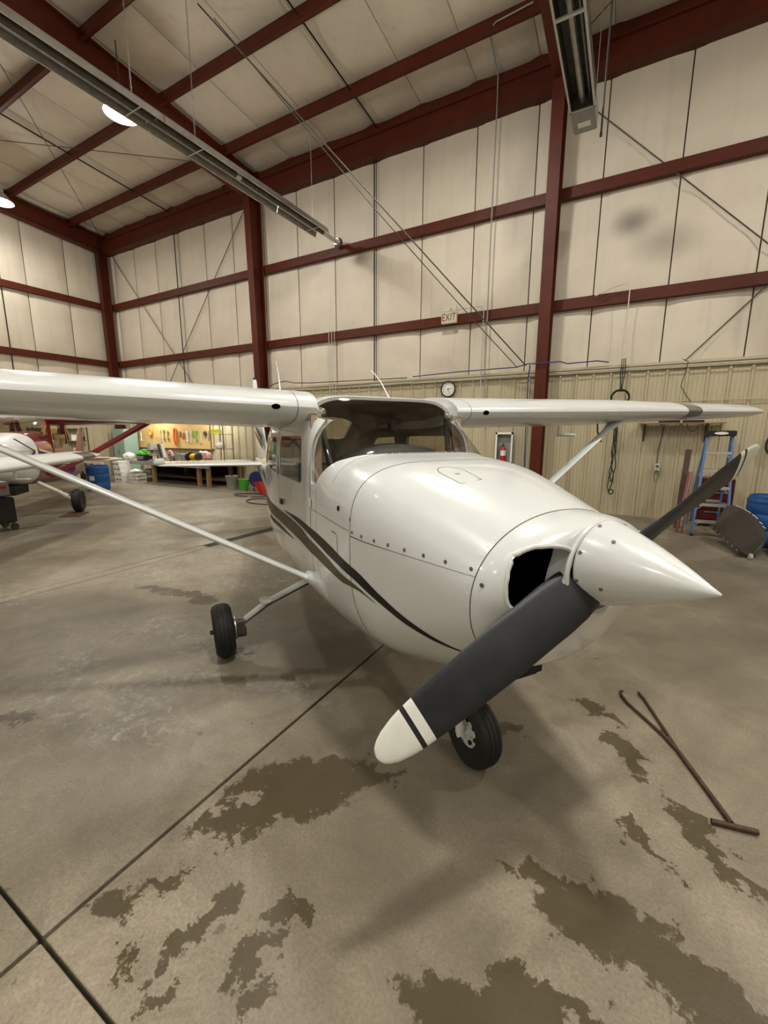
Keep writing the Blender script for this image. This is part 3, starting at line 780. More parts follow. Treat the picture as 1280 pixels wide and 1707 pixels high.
# --- stripes, as applied film a millimetre proud
def stripe(name, mat_, pts, side, off=.0014):
    """pts: (x, zlow, zhigh)"""
    bm = B(); prev = None
    X = xs_range(pts[0][0], pts[-1][0], .03)
    px = [p[0] for p in pts]
    rev = px[0] > px[-1]
    if rev: px = px[::-1]
    for x in X:
        zl = hermite(px, [p[1] for p in (pts[::-1] if rev else pts)], x); zh = hermite(px, [p[2] for p in (pts[::-1] if rev else pts)], x)
        row = [bm.verts.new((x, hull_y(x, zl+(zh-zl)*k/6, side, off), zl+(zh-zl)*k/6)) for k in range(7)]
        if prev:
            for k in range(6): bm.faces.new((prev[k], prev[k+1], row[k+1], row[k]))
        prev = row
    return mk(name, bm, mat_, ap, fix=False, smooth=True)
ST1 = [(-1.63, 1.147, 1.150), (-1.405, 1.143, 1.163), (-1.07, 1.135, 1.178), (-.82, 1.117, 1.172), (-.595, 1.100, 1.166), (-.40, 1.084, 1.154), (-.235, 1.078, 1.140), (-.10, 1.068, 1.126), (.006, 1.050, 1.110), (.15, 1.004, 1.053), (.32, .949, .985), (.46, .926, .946), (.56, .924, .932), (.64, .924, .929)]
ST2 = [(-1.82, 1.02, 1.124), (-1.42, 1.018, 1.127), (-1.09, 1.018, 1.122), (-.84, 1.003, 1.090), (-.61, .999, 1.076), (-.42, .993, 1.061), (-.255, .993, 1.044), (-.11, 1.009, 1.040), (0, 1.014, 1.030), (.115, .994, .997)]
ST3 = [(-5.2, 1.12, 1.20), (-3.5, 1.06, 1.17), (-2.4, 1.01, 1.13), (-1.82, 1.02, 1.124)]
ST4 = [(-2.4, .94, .99), (-1.8, .955, .992), (-1.55, .965, .985), (-1.30, .976, .980)]
for s in (-1, 1):
    stripe('black_stripe', 'black_stripe', ST1, s); stripe('bronze_stripe', 'gold_stripe', ST2, s); stripe('bronze_stripe', 'gold_stripe', ST3, s)
    stripe('black_stripe', 'black_stripe', ST4, s)
# --- panel seams, hinges, door outline
def door_outline(side):
    pts = [(-.775, 1.84), (-.78, 1.5), (-.79, 1.2), (-.79, .85), (-.80, .76), (-.86, .715), (-1.1, .71), (-1.5, .715), (-1.72, .76), (-1.80, .9), (-1.80, 1.2), (-1.79, 1.6), (-1.76, 1.80), (-1.70, 1.835), (-1.2, 1.85), (-.80, 1.86), (-.775, 1.84)]
    return strip_on_hull([p for a, b in zip(pts, pts[1:]) for p in [(a[0]+(b[0]-a[0])*k/8, a[1]+(b[1]-a[1])*k/8) for k in range(8)]], .0055, .0012, 'door_gap', 'seam', side)
for s in (-1, 1):
    door_outline(s)
    for z in (1.34, .82):
        bm = B(); y = hull_y(-.77, z, s, .004); box(bm, -.80, -.755, min(y, y-.01*s*-1), max(y, y+.008*s), z-.028, z+.028); mk('door_hinge', bm, 'white', ap, bev=.003)
    y = hull_y(-1.66, 1.22, s, .006); bm = B(); box(bm, -1.70, -1.63, min(y, y+.012*s), max(y, y+.012*s), 1.19, 1.24); mk('door_handle', bm, 'black', ap, bev=.004)
    strip_on_hull([(x, 1.30) for x in xs_range(-.74, XF-.02, .05)], .003, .001, 'skin_lap', 'seam', s)
    strip_on_hull([(-.66, z) for z in xs_range(1.44, .70, .05)], .003, .001, 'skin_lap', 'seam', s)
    strip_on_hull([(-.36, 1.245), (-.29, 1.245), (-.27, 1.235), (-.265, 1.20), (-.265, 1.12), (-.275, 1.10)], .005, .0013, 'access_door_gap', 'seam', s)
    bm = B(); y = hull_y(-.25, 1.39, s, .002); lathe(bm, [(.0, 0), (.014, 0), (.014, .004), (0, .004)], (-.25, y, 1.39), (0, s, 0.1), 12); mk('static_port', bm, 'dark', ap)
for x, nm in ((XF, 'cowling_gap'), (.6585, 'cowling_gap')):
    ring_strip(x, 0, 2*PI, .0045, .0012, nm, 'seam', 120)
ring_strip(-.425, .42, PI-.42, .004, .0012, 'skin_lap', 'seam', 50)
# oil door outline on the top of the cowl
bm = B(); pts = []
for k in range(25):
    a = PI*k/24; pts.append((.16-.09*math.sin(a), -.18+.065*math.cos(a)))
pts += [(.30, -.235), (.30, -.125)]
pts = pts+[pts[0]]; prev = None
for (x, y), (x2, y2) in zip(pts, pts[1:]):
    d = Vector((x2-x, y2-y)).normalized()*.0016; nx, ny = -d.y, d.x
    q = [(x+nx, y+ny), (x-nx, y-ny), (x2-nx, y2-ny), (x2+nx, y2+ny)]
    bm.faces.new([bm.verts.new((a, b, hull_z(a, b)+.0013)) for a, b in q])
mk('oil_door_gap', bm, 'seam', ap, fix=False)
bm = B(); lathe(bm, [(.012, 0), (.012, .002), (0, .002)], (.19, -.18, hull_z(.19, -.18)), (0, -.12, 1), 14); mk('oil_door_latch', bm, 'lgrey', ap)
# fasteners along the cowl split, rivets along seams
def studs(name, lst, r, h, mat_):
    bm = B()
    for p, n in lst: lathe(bm, [(r, 0), (r, h*.6), (r*.6, h), (0, h)], p, n, 9)
    o = mk(name, bm, mat_, ap, smooth=True); o['kind'] = 'stuff'; return o
L1 = []; L2 = []
for s in (-1, 1):
    for x in (-.068, .024, .12, .212, .311, .413, .52, .631):
        z = ZSP+.022; L1.append((Vector((x, hull_y(x, z, s), z)), Vector((.12, s, .12))))
    L1.append((Vector((.70, s*.418, 1.262)), Vector((.5, s, 0))))
    for x in (.79, .765, ): L1.append((Vector((x, s*.168, 1.262)), Vector((.2, s, 0))))
    L1.append((Vector((-.095, hull_y(-.095, 1.36, s), 1.36)), Vector((.0, s, .2))))
studs('cowl_fastener', L1, .0085, .003, 'screw')
for t in xs_range(-.6, PI+.6, .115):
    for x in (.635, .672 if False else .625):
        pass
    L2.append((hpt(.640, t), hnorm(.640, t)))
for t in xs_range(0.3, PI-.3, .05): L2.append((hpt(-.44+.015, t), hnorm(-.42, t)))
for s in (-1, 1):
    for z in xs_range(.62, 1.50, .05): L2.append((Vector((XF-.02, hull_y(XF-.02, z, s), z)), Vector((0, s, 0))))
    for x in xs_range(-.74, -.45, .028):
        zz = np.interp(-x, [.45, .50, .575, .65, .70, .74], [1.652, 1.615, 1.545, 1.485, 1.462, 1.455])-.022
        L2.append((Vector((x, hull_y(x, zz, s), zz)), Vector((0.1, s, .2))))
studs('rivet', L2, .0042, .0014, 'white2')
# chipped paint beside the inlet
bm = B()
for (y, z, r) in ((-.345, 1.166, .011), (-.322, 1.160, .008), (-.295, 1.160, .006)):
    x = bowl_x(y, z)+.002; vs = [bm.verts.new((x+.001, y+r*(1+.4*math.sin(5*a))*math.cos(a), z+r*.8*(1+.4*math.cos(3*a))*math.sin(a))) for a in [2*PI*k/14 for k in range(14)]]; bm.faces.new(vs)
mk('paint_chip', bm, 'rust', ap, fix=False)

# --- wings
def airfoil(n=22, t=.15, m_=.022, p=.4):
    up = []; lo_ = []
    for i in range(n+1):
        x = .5*(1-math.cos(PI*i/n)); yt = 5*t*(.2969*math.sqrt(x)-.126*x-.3516*x*x+.2843*x**3-.1036*x**4)
        yc = m_/p**2*(2*p*x-x*x) if x < p else m_/(1-p)**2*((1-2*p)+2*p*x-x*x)
        up.append((x, yc+yt)); lo_.append((x, yc-yt))
    return up[::-1]+lo_[1:-1]   # TE -> LE over the top -> back under
def wing(side, mats=('white', 'landing'), parent=None, xle=-.84, z0=1.93, y0=.53, light=True, spec=None):
    parent = parent or ap; bm = B()
    spec = spec or [(y0, 1.63, 0), (1.2, 1.63, 0), (2.0, 1.63, 0), (2.60, 1.63, 0), (3.05, 1.545, .03), (3.44, 1.47, .055), (3.46, 1.466, .056), (3.72, 1.416, .075), (3.74, 1.412, .077), (4.4, 1.285, .12), (5.05, 1.16, .165), (5.22, 1.10, .19), (5.33, .98, .24), (5.41, .80, .33), (5.45, .58, .45)]
    rings = []; af = airfoil()
    for (y, c, dx) in spec:
        z = z0+.0275*max(0, y-.55); tw = math.radians(3.4-2.6*max(0, y-2.5)/3); tk = 1 if y < 5.1 else max(.25, (5.5-y)/.42)
        rings.append([Vector((xle-dx-a[0]*c*math.cos(tw)+a[1]*c*tk*math.sin(tw)*0, side*y, z-a[0]*c*math.sin(tw)+a[1]*c*tk*(.96 if y > 3 else 1))) for a in af])
    loft(bm, rings)
    if light:
        for f in bm.faces:
            c = f.calc_center_median()
            if 3.45 < abs(c.y) < 3.73 and c.x > xle-.075-.16 and side > 0: f.material_index = 1
    return mk('wing', bm, list(mats), parent, smooth=35)
for s in (-1, 1):
    wing(s)
    # aileron and flap gaps under the wing, fuel tank panel
    bm = B(); box(bm, -2.12, -2.11, min(s*.62, s*5.0), max(s*.62, s*5.0), 1.78, 1.79)
    bm.free()
    # fresh-air intake on the leading edge
    z = 1.93+.0275*.3; bm = B(); lathe(bm, [(0, -.02), (.026, -.02), (.026, .006), (0, .006)], (-.842, s*.79, z-.008), (1, 0, -.1), 18); 
    bmesh.ops.scale(bm, vec=(1, 1, .62), verts=bm.verts[:], space=Matrix.Translation((0, 0, -(z-.008)))); mk('air_intake', bm, 'void', ap)
    bm = B(); prev = None
    af = airfoil()
    pts = []
    for a in af[10:38]:
        tw = math.radians(3.4); pts.append(Vector((-.84-a[0]*1.63*math.cos(tw), s*.655, 1.933-a[0]*1.63*math.sin(tw)+a[1]*1.63)))
    for i, p in enumerate(pts):
        n = (p-Vector((-1.3, s*.655, 1.9))).normalized()*.0016
        row = [bm.verts.new(p+n+Vector((0, d, 0))) for d in (-.002, .002)]
        if prev: bm.faces.new((prev[0], prev[1], row[1], row[0]))
        prev = row
    mk('wing_root_gap', bm, 'seam', ap, fix=False)
    # lift strut: streamlined section with flared cuffs
    a, b = Vector((-.72, s*.545, .80)), Vector((-1.03, s*2.56, 1.915)); d = (b-a).normalized(); fwd = Vector((1, 0, 0))-d*d.x; fwd.normalize(); nn = d.cross(fwd)
    rings = []
    for t, c, th in ((0, .11, .06), (.03, .10, .052), (.08, .075, .036), (.10, .0745, .035), (.5, .0745, .035), (.86, .0745, .035), (.90, .08, .036), (.95, .12, .04), (1.0, .17, .05)):
        p = a+(b-a)*t; rings.append([p+fwd*(math.cos(u)*c/2*(1 if math.cos(u) > 0 else 1.25))+nn*(math.sin(u)*th/2) for u in [2*PI*k/20 for k in range(20)]])
    bm = B(); loft(bm, rings); mk('lift_strut', bm, 'white', ap, smooth=50)
    # lower strut fairing blending in the fuselage
    rings = []
    for t, c, th in ((-.06, .26, .22), (0, .22, .16), (.06, .15, .10), (.12, .115, .066)):
        p = a+(b-a).normalized()*t*1.3-Vector((.0, s*.02, .0)); rings.append([p+fwd*(math.cos(u)*c/2)+nn*(math.sin(u)*th/2) for u in [2*PI*k/20 for k in range(20)]])
    bm = B(); loft(bm, rings); mk('strut_fairing', bm, 'white', ap, smooth=50)
# pitot tube and fuel vent under the left wing
bm = B(); tube(bm, [(-.98, 1.72, 1.85), (-.98, 1.72, 1.775)], .022, 8); tube(bm, [(-1.0, 1.72, 1.765), (-.86, 1.72, 1.765), (-.80, 1.72, 1.765)], [.014, .014, .009], 8); mk('pitot_tube', bm, 'white', ap, smooth=True)
bm = B(); tube(bm, [(-1.06, 2.30, 1.87), (-1.06, 2.31, 1.80), (-1.05, 2.33, 1.74), (-1.03, 2.34, 1.70)], .008, 8); mk('fuel_vent', bm, 'screw', ap, smooth=True)
# roof whip antennas, white fuel vent post
for (x, y) in ((-1.22, -.68), (-1.30, .20)):
    bm = B(); tube(bm, [(x, y, 2.035), (x-.28, y+.05, 2.20), (x-.60, y+.10, 2.34)], [.006, .004, .0025], 6); lathe(bm, [(.02, 0), (.018, .01), (.008, .016), (0, .016)], (x, y, 2.035), (0, 0, 1), 12); mk('whip_antenna', bm, 'white2', ap, smooth=True)
bm = B(); tube(bm, [(-1.27, -.84, 2.05), (-1.275, -.84, 2.10), (-1.28, -.84, 2.125)], [.016, .015, .012], 10); lathe(bm, [(.009, 0), (.009, .015), (0, .015)], (-1.28, -.84, 2.125), (0, 0, 1), 10, 1); mk('beacon', bm, ['white2', 'black'], ap, smooth=True)
# cabin air vents inside the top corners of the windscreen
for s in (-1, 1):
    bm = B(); lathe(bm, [(0, -.10), (.034, -.10), (.034, -.04), (.030, -.02), (.024, .0), (.01, .008), (0, .008)], (-.885, s*.475, 1.905), (.9, -s*.5, 0), 20); mk('cabin_air_vent', bm, 'chrome', ap, smooth=True)
# --- cabin inside
bm = B(); rings = []
for x, zt, w_ in ((-.49, 1.62, .50), (-.58, 1.675, .52), (-.72, 1.70, .53), (-.88, 1.705, .53), (-.90, 1.69, .53), (-.90, 1.50, .53)):
    rings.append([Vector((x, w_*math.cos(a), 1.34+(zt-1.34)*abs(math.sin(a))**.75)) for a in [PI*k/24 for k in range(25)]])
loft(bm, rings, closed=False); mk('glare_shield', bm, 'dash', ap, smooth=50)
bm = B(); prism(bm, [(.53*math.cos(PI*k/24), 1.34+.30*abs(math.sin(PI*k/24))**.75) for k in range(25)]+[(-.53, 1.1), (.53, 1.1)], -.88, -.86, 'x'); mk('instrument_panel', bm, 'black', ap)
bm = B(); box(bm, -3.0, -.35, -.40, .40, .66, .68); mk('cabin_floor', bm, 'interior', ap)
for s in (-1, 1):
    bm = B(); box(bm, -1.75, -1.68, s*.27-.21, s*.27+.21, .90, 1.50); box(bm, -1.70, -1.25, s*.27-.21, s*.27+.21, .86, .98); bmesh.ops.bevel(bm, geom=bm.edges[:], offset=.03, segments=2, affect='EDGES'); mk('seat', bm, 'canvas', ap, smooth=True)
    bm = B(); tube(bm, [(-.905, s*.27, 1.42), (-1.02, s*.27, 1.42)], .014, 8); tube(bm, [(-1.02, s*.27+.11*math.cos(a), 1.42+.09*math.sin(a)) for a in [PI*.95+PI*1.1*k/14 for k in range(15)]], .013, 8); mk('control_yoke', bm, 'black', ap, smooth=True)
    bm = B(); tube(bm, [(-.50, s*.40, 1.56), (-.93, s*.32, 1.95)], .014, 8)
    bm.free()
bm = B(); box(bm, -2.75, -2.65, -.48, .48, .90, 1.45); bmesh.ops.bevel(bm, geom=bm.edges[:], offset=.03, segments=2, affect='EDGES'); mk('seat', bm, 'canvas', ap, smooth=True)
bm = B(); lathe(bm, [(0, 0), (.03, 0), (.032, .045), (0, .05)], (-.90, .03, 1.86), (-.1, 0, -1), 14); box(bm, -.93, -.87, .0, .06, 1.80, 1.84); mk('compass', bm, 'black', ap)
# dark headliner frame bars visible through the screen
for s in (-1, 1):
    bm = B(); beam(bm, (-.815, s*.560, 1.40), (-.87, s*.535, 1.90), .02, .07, (0, 1, 0)); mk('door_post', bm, 'canvas', ap)
    bm = B(); beam(bm, (-.80, s*.45, 1.50), (-.96, s*.50, 1.93), .03, .03); mk('cabin_tube', bm, 'black', ap)
    bm = B(); beam(bm, (-1.79, s*.57, 1.43), (-1.79, s*.52, 1.93), .09, .03, (1, 0, 0)); mk('door_post', bm, 'interior', ap)
# --- tail
bm = B(); rings = []
for z, xl, xt in ((1.25, -4.95, -6.75), (1.34, -5.55, -6.78), (1.6, -5.78, -6.86), (2.1, -6.10, -7.02), (2.55, -6.40, -7.16), (2.66, -6.52, -7.15), (2.69, -6.65, -7.08)):
    c = xl-xt; rings.append([Vector((xl-a[0]*c, a[1]*c*(.55 if z < 2.6 else .3), z)) for a in airfoil(12, .12, 0.0001)])
loft(bm, rings); mk('tail_fin', bm, 'white', ap, smooth=40)
for off, m_ in ((0, 'black_stripe'), (-.13, 'gold_stripe')):
    for s in (-1, 1):
        bm = B(); prev = None
        for k in range(12):
            t = k/11; x = -5.72-1.0*t; z = 1.66+.26*t**1.2+off; ww = .05*(1-.6*t)
            y = s*(.056+.002) if k < 11 else s*.04
            row = [bm.verts.new((x, s*.068*(1-.45*t)+s*.004, z-ww)), bm.verts.new((x, s*.068*(1-.45*t)+s*.004, z+ww))]
            if prev: bm.faces.new((prev[0], prev[1], row[1], row[0]))
            prev = row
        mk('fin_stripe', bm, m_, ap, fix=False)
for s in (-1, 1):
    bm = B(); rings = []
    for y, xl, xt in ((.05, -5.60, -6.45), (.8, -5.76, -6.44), (1.60, -5.93, -6.42), (1.68, -5.97, -6.40), (1.72, -6.05, -6.36)):
        c = xl-xt; rings.append([Vector((xl-a[0]*c, s*y, 1.225+a[1]*c*.8)) for a in airfoil(12, .11, 0.0001)])
    loft(bm, rings); mk('stabilizer', bm, 'white', ap, smooth=40)
    bm = B()
    for k in range(16):
        y0 = .15+k*.092; box(bm, -6.92, -6.47, min(s*y0, s*(y0+.085)), max(s*y0, s*(y0+.085)), 1.205-.012*(k % 2), 1.238)
    mk('elevator', bm, 'white', ap)
    bm = B(); box(bm, -6.3, -5.98, min(s*1.60, s*1.76), max(s*1.60, s*1.76), 1.24, 1.32); bmesh.ops.bevel(bm, geom=bm.edges[:], offset=.02, segments=2, affect='EDGES'); mk('elevator_horn', bm, 'white', ap)
# --- landing gear
def wheel(c, r, wd, axis, hubm='white2', hr=.5, treads=True):
    bm = B(); c = Vector(c); rc = wd/2
    prof = [(r*hr, -rc*.62), (r*.62, -rc*.92), (r*.80, -rc*1.0), (r*.93, -rc*.82), (r*.985, -rc*.5)]
    if treads: prof += [(r*.99, -rc*.42), (r*.975, -rc*.40), (r*.975, -rc*.36), (r, -rc*.33), (r, -rc*.06), (r*.985, -rc*.04), (r*.985, rc*.04), (r, rc*.06), (r, rc*.33), (r*.975, rc*.36), (r*.975, rc*.40), (r*.99, rc*.42)]
    prof += [(r*.985, rc*.5), (r*.93, rc*.82), (r*.80, rc), (r*.62, rc*.92), (r*hr, rc*.62)]
    lathe(bm, prof, c, axis, 40, cap=False); t = mk('tire', bm, 'rubber', ap, smooth=30)
    bm = B(); lathe(bm, [(0, -rc*.55), (r*.16, -rc*.6), (r*.2, -rc*.35), (r*.42, -rc*.3), (r*.53, -rc*.66), (r*.54, rc*.66), (r*.42, rc*.3), (r*.2, rc*.35), (r*.16, rc*.6), (0, rc*.55)], c, axis, 28)
    a = Vector(axis).normalized(); u = a.orthogonal().normalized(); v = a.cross(u)
    for k in range(6):
        q = c+(u*math.cos(k*PI/3)+v*math.sin(k*PI/3))*r*.32
        lathe(bm, [(.012, -rc*.5), (.012, rc*.5)], q, a, 8, 1)
    mk('wheel_hub', bm, [hubm, 'dark'], ap, smooth=30)
RW_ = .213
for s in (-1, 1):
    wc = Vector((-1.60, s*1.13, RW_-.004)); axd = Vector((0, 1, -s*.05))
    wheel(wc, RW_, .150, axd)
    pts = [Vector((-1.55, s*.30, .60)), Vector((-1.56, s*.50, .52)), Vector((-1.58, s*.78, .40)), Vector((-1.59, s*.96, .28)), Vector((-1.595, s*1.02, .215))]
    rings = []
    for i, p in enumerate(pts):
        d = (pts[min(i+1, 4)]-pts[max(i-1, 0)]).normalized(); f = Vector((1, 0, 0)); n = d.cross(f).normalized(); hw = .050-.006*i; ht = .013
        rings.append([p+f*hw-n*ht*.4, p+f*hw*.7+n*ht, p-f*hw*.7+n*ht, p-f*hw-n*ht*.4, p-f*hw*.7-n*ht, p+f*hw*.7-n*ht])
    bm = B(); loft(bm, rings); mk('gear_leg', bm, 'white', ap)
    bm = B(); tube(bm, [p+Vector((.050, 0, -.012)) for p in pts[:4]]+[Vector((-1.55, s*1.01, .30)), Vector((-1.52, s*1.02, .26))], .007, 6); mk('brake_line', bm, 'cable', ap, smooth=True)
    bm = B(); lathe(bm, [(.095, 0), (.095, .012), (.05, .014), (.05, .03), (0, .03)], wc-axd*s*.085, -axd*s, 28); mk('brake_disc', bm, 'steel', ap, smooth=True)
    bm = B(); box(bm, -1.56, -1.49, *sorted((s*1.035, s*.975)), .20, .30); box(bm, -1.60, -1.52, *sorted((s*1.03, s*.96)), .16, .20)
    for k in range(4): lathe(bm, [(.010, 0), (.010, .014), (0, .014)], (-1.505-.028*(k % 2), s*.975, .23+.05*(k//2)), (0, -s, 0), 8)
    mk('brake_caliper', bm, 'steel_dark', ap)
    bm = B(); lathe(bm, [(.018, 0), (.018, .03), (.0, .032)], wc+axd*s*.07, axd*s, 10); mk('axle_nut', bm, 'rust', ap)
    # step pad on the leg
    q = Vector((-1.545, s*.80, .425)); bm = B(); prism(bm, [(q.x+.0+x, q.y+y) for x, y in rrect(-.065, .075, -.045, .045, .04)], q.z, q.z+.012, 'z')
    for k in range(4): box(bm, q.x-.05, q.x+.06, q.y-.034+k*.02, q.y-.026+k*.02, q.z+.012, q.z+.016)
    mk('step_pad', bm, 'lgrey', ap)
wheel((.17, 0, .186), .19, .135, (0, 1, 0), hr=.42)
bm = B()
for s in (-1, 1): beam(bm, (.17, s*.088, .186), (.135, s*.075, .43), .016, .05, (1, 0, 0))
beam(bm, (.135, -.083, .43), (.135, .083, .43), .05, .04); tube(bm, [(.17, -.10, .186), (.17, .10, .186)], .013, 10); mk('nose_fork', bm, 'white2', ap)
bm = B(); tube(bm, [(.135, 0, .42), (.115, 0, .56)], .024, 14); mk('oleo_piston', bm, 'chrome', ap, smooth=True)
bm = B(); tube(bm, [(.115, 0, .55), (.09, 0, .80)], .036, 14); lathe(bm, [(.042, 0), (.042, .03)], (.116, 0, .545), (0, 0, 1), 14); mk('oleo_cylinder', bm, 'white2', ap, smooth=True)
bm = B(); beam(bm, (.18, 0, .60), (.24, 0, .50), .04, .012, (0, 1, 0)); beam(bm, (.24, 0, .50), (.17, 0, .43), .04, .012, (0, 1, 0)); mk('torque_link', bm, 'steel_dark', ap)

# =================================================================== THINGS UNDER THE ROOF AND ON THE WALLS
def text(body, size, mat_, parent, loc, rot, depth=.002, name='lettering', align='CENTER', sx=1):
    cu = bpy.data.curves.new('t', 'FONT'); cu.body = body; cu.size = size; cu.extrude = depth; cu.align_x = align; cu.align_y = 'CENTER'; cu.resolution_u = 3
    to = bpy.data.objects.new('t', cu); C.objects.link(to); bpy.context.view_layer.update()
    me = bpy.data.meshes.new_from_object(to.evaluated_get(bpy.context.evaluated_depsgraph_get())); bpy.data.objects.remove(to)
    me.materials.clear(); me.materials.append(M[mat_]); o = bpy.data.objects.new(name, me); C.objects.link(o); o.parent = parent; o.location = loc; o.rotation_euler = rot; o.scale = (sx, 1, 1)
    return o
# tube heater (reflector trough, tube, hangers)
th = empty('tube_heater', (-7.45, 0, 7.0), 'long galvanised tube heater with reflector slung under the rafters', 'heater')
bm = B()
prof = [(-.225, -.10), (-.19, .02), (-.10, .105), (.10, .105), (.19, .02), (.225, -.10)]
secs = [-4.0, -.9, 2.2, 5.3, 8.4, 9.85]
for y0, y1 in zip(secs, secs[1:]):
    o_ = [(x, z) for x, z in prof]; i_ = [(x*.98, z-.006) for x, z in prof[::-1]]
    bm = B(); prism(bm, o_+i_, y0, y1-.02 if y1 < 9.8 else y1, 'y'); mk('reflector', bm, 'steel', th)
for s in (-1, 1):
    bm = B(); tube(bm, [(s*.226, -4, -.10), (s*.226, 9.85, -.10)], .008, 6); mk('reflector_edge', bm, 'chrome', th)
bm = B(); tube(bm, [(-.02, -4, -.0), (-.02, 10.2, -.0)], .052, 14); mk('heater_tube', bm, 'steel_dark', th, smooth=True)
for y0, y1, r_, nm in ((9.9, 10.55, .056, 'flue_pipe'), (10.50, 10.80, .085, 'flue_collar'), (7.0, 7.12, .058, 'tube_coupling')):
    bm = B(); tube(bm, [(-.02, y0, 0), (-.02, y1, 0)], r_, 14); mk(nm, bm, 'alu', th, smooth=True)
bm = B(); lathe(bm, [(.13, 0), (.13, .02), (0, .02)], (-.02, 10.60, 0), (0, 1, 0), 20); mk('wall_thimble', bm, 'rust', th)
for y in (1.4, 4.88, 6.05, 9.45):
    bm = B(); zt = bottomz(y)-7.0
    for k in range(int((zt-.1)/.06)):
        z = .1+k*.06; tube(bm, [(.012*math.cos(a) if k % 2 else 0, 0 if k % 2 else .012*math.cos(a), z+.03+.036*math.sin(a)) for a in [2*PI*j/8 for j in range(8)]], .004, 4, closed=True)
    o = mk('hanger_chain', bm, 'steel', th); o.location = (0, y, 0); o['kind'] = 'stuff'
    bm = B(); beam(bm, (-.22, y, -.09), (.22, y, -.09), .02, .006); mk('tube_strap', bm, 'alu', th)
# unit heater: open luminous box above the right bay
uh = empty('box_heater', (-1.015, 0, 6.5), 'grey box heater with an open mesh-less face and tube, slung beside the brown column', 'heater')
# label: what hangs there
uh['label'] = 'grey open-bottomed box heater hung above the right wing beside the column'
bm = B(); Y0, Y1 = 3.6, 7.72
box(bm, -.165, -.155, Y0, Y1, 0, .26); box(bm, .155, .165, Y0, Y1, 0, .26); box(bm, -.165, .165, Y0, Y1, .25, .26); box(bm, -.165, .165, Y1-.01, Y1, 0, .26); mk('heater_casing', bm, 'steel_dark', uh)
bm = B(); box(bm, -.175, -.150, Y0, Y1+.01, -.008, .012); box(bm, .150, .175, Y0, Y1+.01, -.008, .012); box(bm, -.175, .175, Y1-.012, Y1+.012, -.008, .012); box(bm, -.175, .175, 6.06, 6.10, -.012, .008); mk('frame', bm, 'lgrey', uh)
bm = B(); tube(bm, [(-.01, Y0, .13), (-.01, Y1, .13)], .048, 14); tube(bm, [(.09, Y0, .17), (.09, Y1, .17)], .018, 8); mk('heater_tube', bm, 'steel', uh, smooth=True)
bm = B(); box(bm, -.165, .165, Y1+.012, 8.25, -.01, .27); bmesh.ops.bevel(bm, geom=bm.edges[:], offset=.01, segments=2, affect='EDGES'); mk('burner_box', bm, 'grey', uh)
bm = B(); box(bm, -.09, .09, 7.98, 8.10, -.014, -.010); mk('rating_label', bm, 'paper', uh)
for y in (5.0, 7.9):
    bm = B(); tube(bm, [(-.15, y, .26), (-.15, y, bottomz(y)-6.5)], .006, 5); tube(bm, [(.15, y, .26), (.15, y, bottomz(y)-6.5)], .006, 5); mk('hanger_rod', bm, 'steel_dark', uh)
gp = empty('gas_pipe', (-.78, 8.2, 6.35), 'thin black vertical gas pipe hanging beside the box heater', 'pipe')
bm = B(); tube(bm, [(0, 0, 0), (0, 0, bottomz(8.2)-6.35)], .014, 8); lathe(bm, [(.02, 0), (.02, .06), (0, .06)], (0, 0, -.01), (0, 0, 1), 10); mk('pipe', bm, 'cable', gp, smooth=True)
# ropes running from the roof down to the column foot
def rope(name, a, b_, r, lab, cat, sag=.0, m_='steel_dark', twist=True, grp=None, n=24):
    a, b_ = Vector(a), Vector(b_); pts = []
    for k in range(n+1):
        t = k/n; p = a+(b_-a)*t; p.z -= sag*4*t*(1-t); pts.append(p)
    bm = B(); tube(bm, pts, r, 6); o = mk(name, bm, m_, None, smooth=True); tag(o, lab, cat, grp); return o
rope('hoist_rope', (-7.80, 6.6, 9.75), (-2.15, 10.35, 3.32), .016, 'upper of two long ropes slanting from the roof down to the column', 'rope')
rope('hoist_rope', (-7.72, 6.9, 9.70), (-2.35, 10.40, 3.30), .011, 'lower of two long ropes slanting from the roof down to the column', 'rope', sag=.10)
def conduit(lab, pts, r=.012, m_='lgrey', cat='conduit', name='conduit', grp=None):
    bm = B(); tube(bm, pts, r, 8); o = mk(name, bm, m_, None, smooth=True); tag(o, lab, cat, grp); return o
conduit('grey conduit snaking from the roof purlin down the wall left of the tall column', [(-2.2, 9.35, 9.5), (-2.9, 9.42, 9.52), (-3.05, 9.50, 9.50), (-3.08, 9.8, 9.47), (-3.1, 10.2, 9.4), (-3.10, 10.38, 9.30), (-3.12, 10.47, 9.0), (-3.14, 10.50, 6.0), (-3.14, 10.52, 3.3), (-3.14, 10.74, 1.9)], .014, 'grey')
conduit('thin conduit running from the exit sign along the girt and down the wall', [(-3.91, 10.60, 4.80), (-3.35, 10.60, 4.80), (-3.28, 10.60, 4.76), (-3.26, 10.60, 4.70), (-3.26, 10.60, 2.3)], .011)
for i, (x, lab) in enumerate(((-7.86, 'left'), (-7.76, 'middle'), (-7.66, 'right'))):
    conduit(f'{lab} one of three thin vertical conduits rising from the liner behind the windshield', [(x, 10.60, 2.2), (x, 10.60, 4.70), (x, 10.66, 4.76)], .010)
conduit('grey conduit running along the top of the beige liner', [(-10.1, 10.66, 3.16), (-5, 10.66, 3.15), (0, 10.66, 3.15), (9, 10.66, 3.14)], .013)
conduit('long blue air hose lying along the top of the liner by the column', [(-5.1, 10.56, 3.28), (-3.8, 10.55, 3.32), (-2.4, 10.55, 3.33), (-2.1, 10.2, 3.33), (-1.4, 10.2, 3.33), (-1.3, 10.56, 3.33), (-.7, 10.62, 3.35), (-.48, 10.64, 3.31)], .013, 'bluecable', 'hose', 'air_hose')
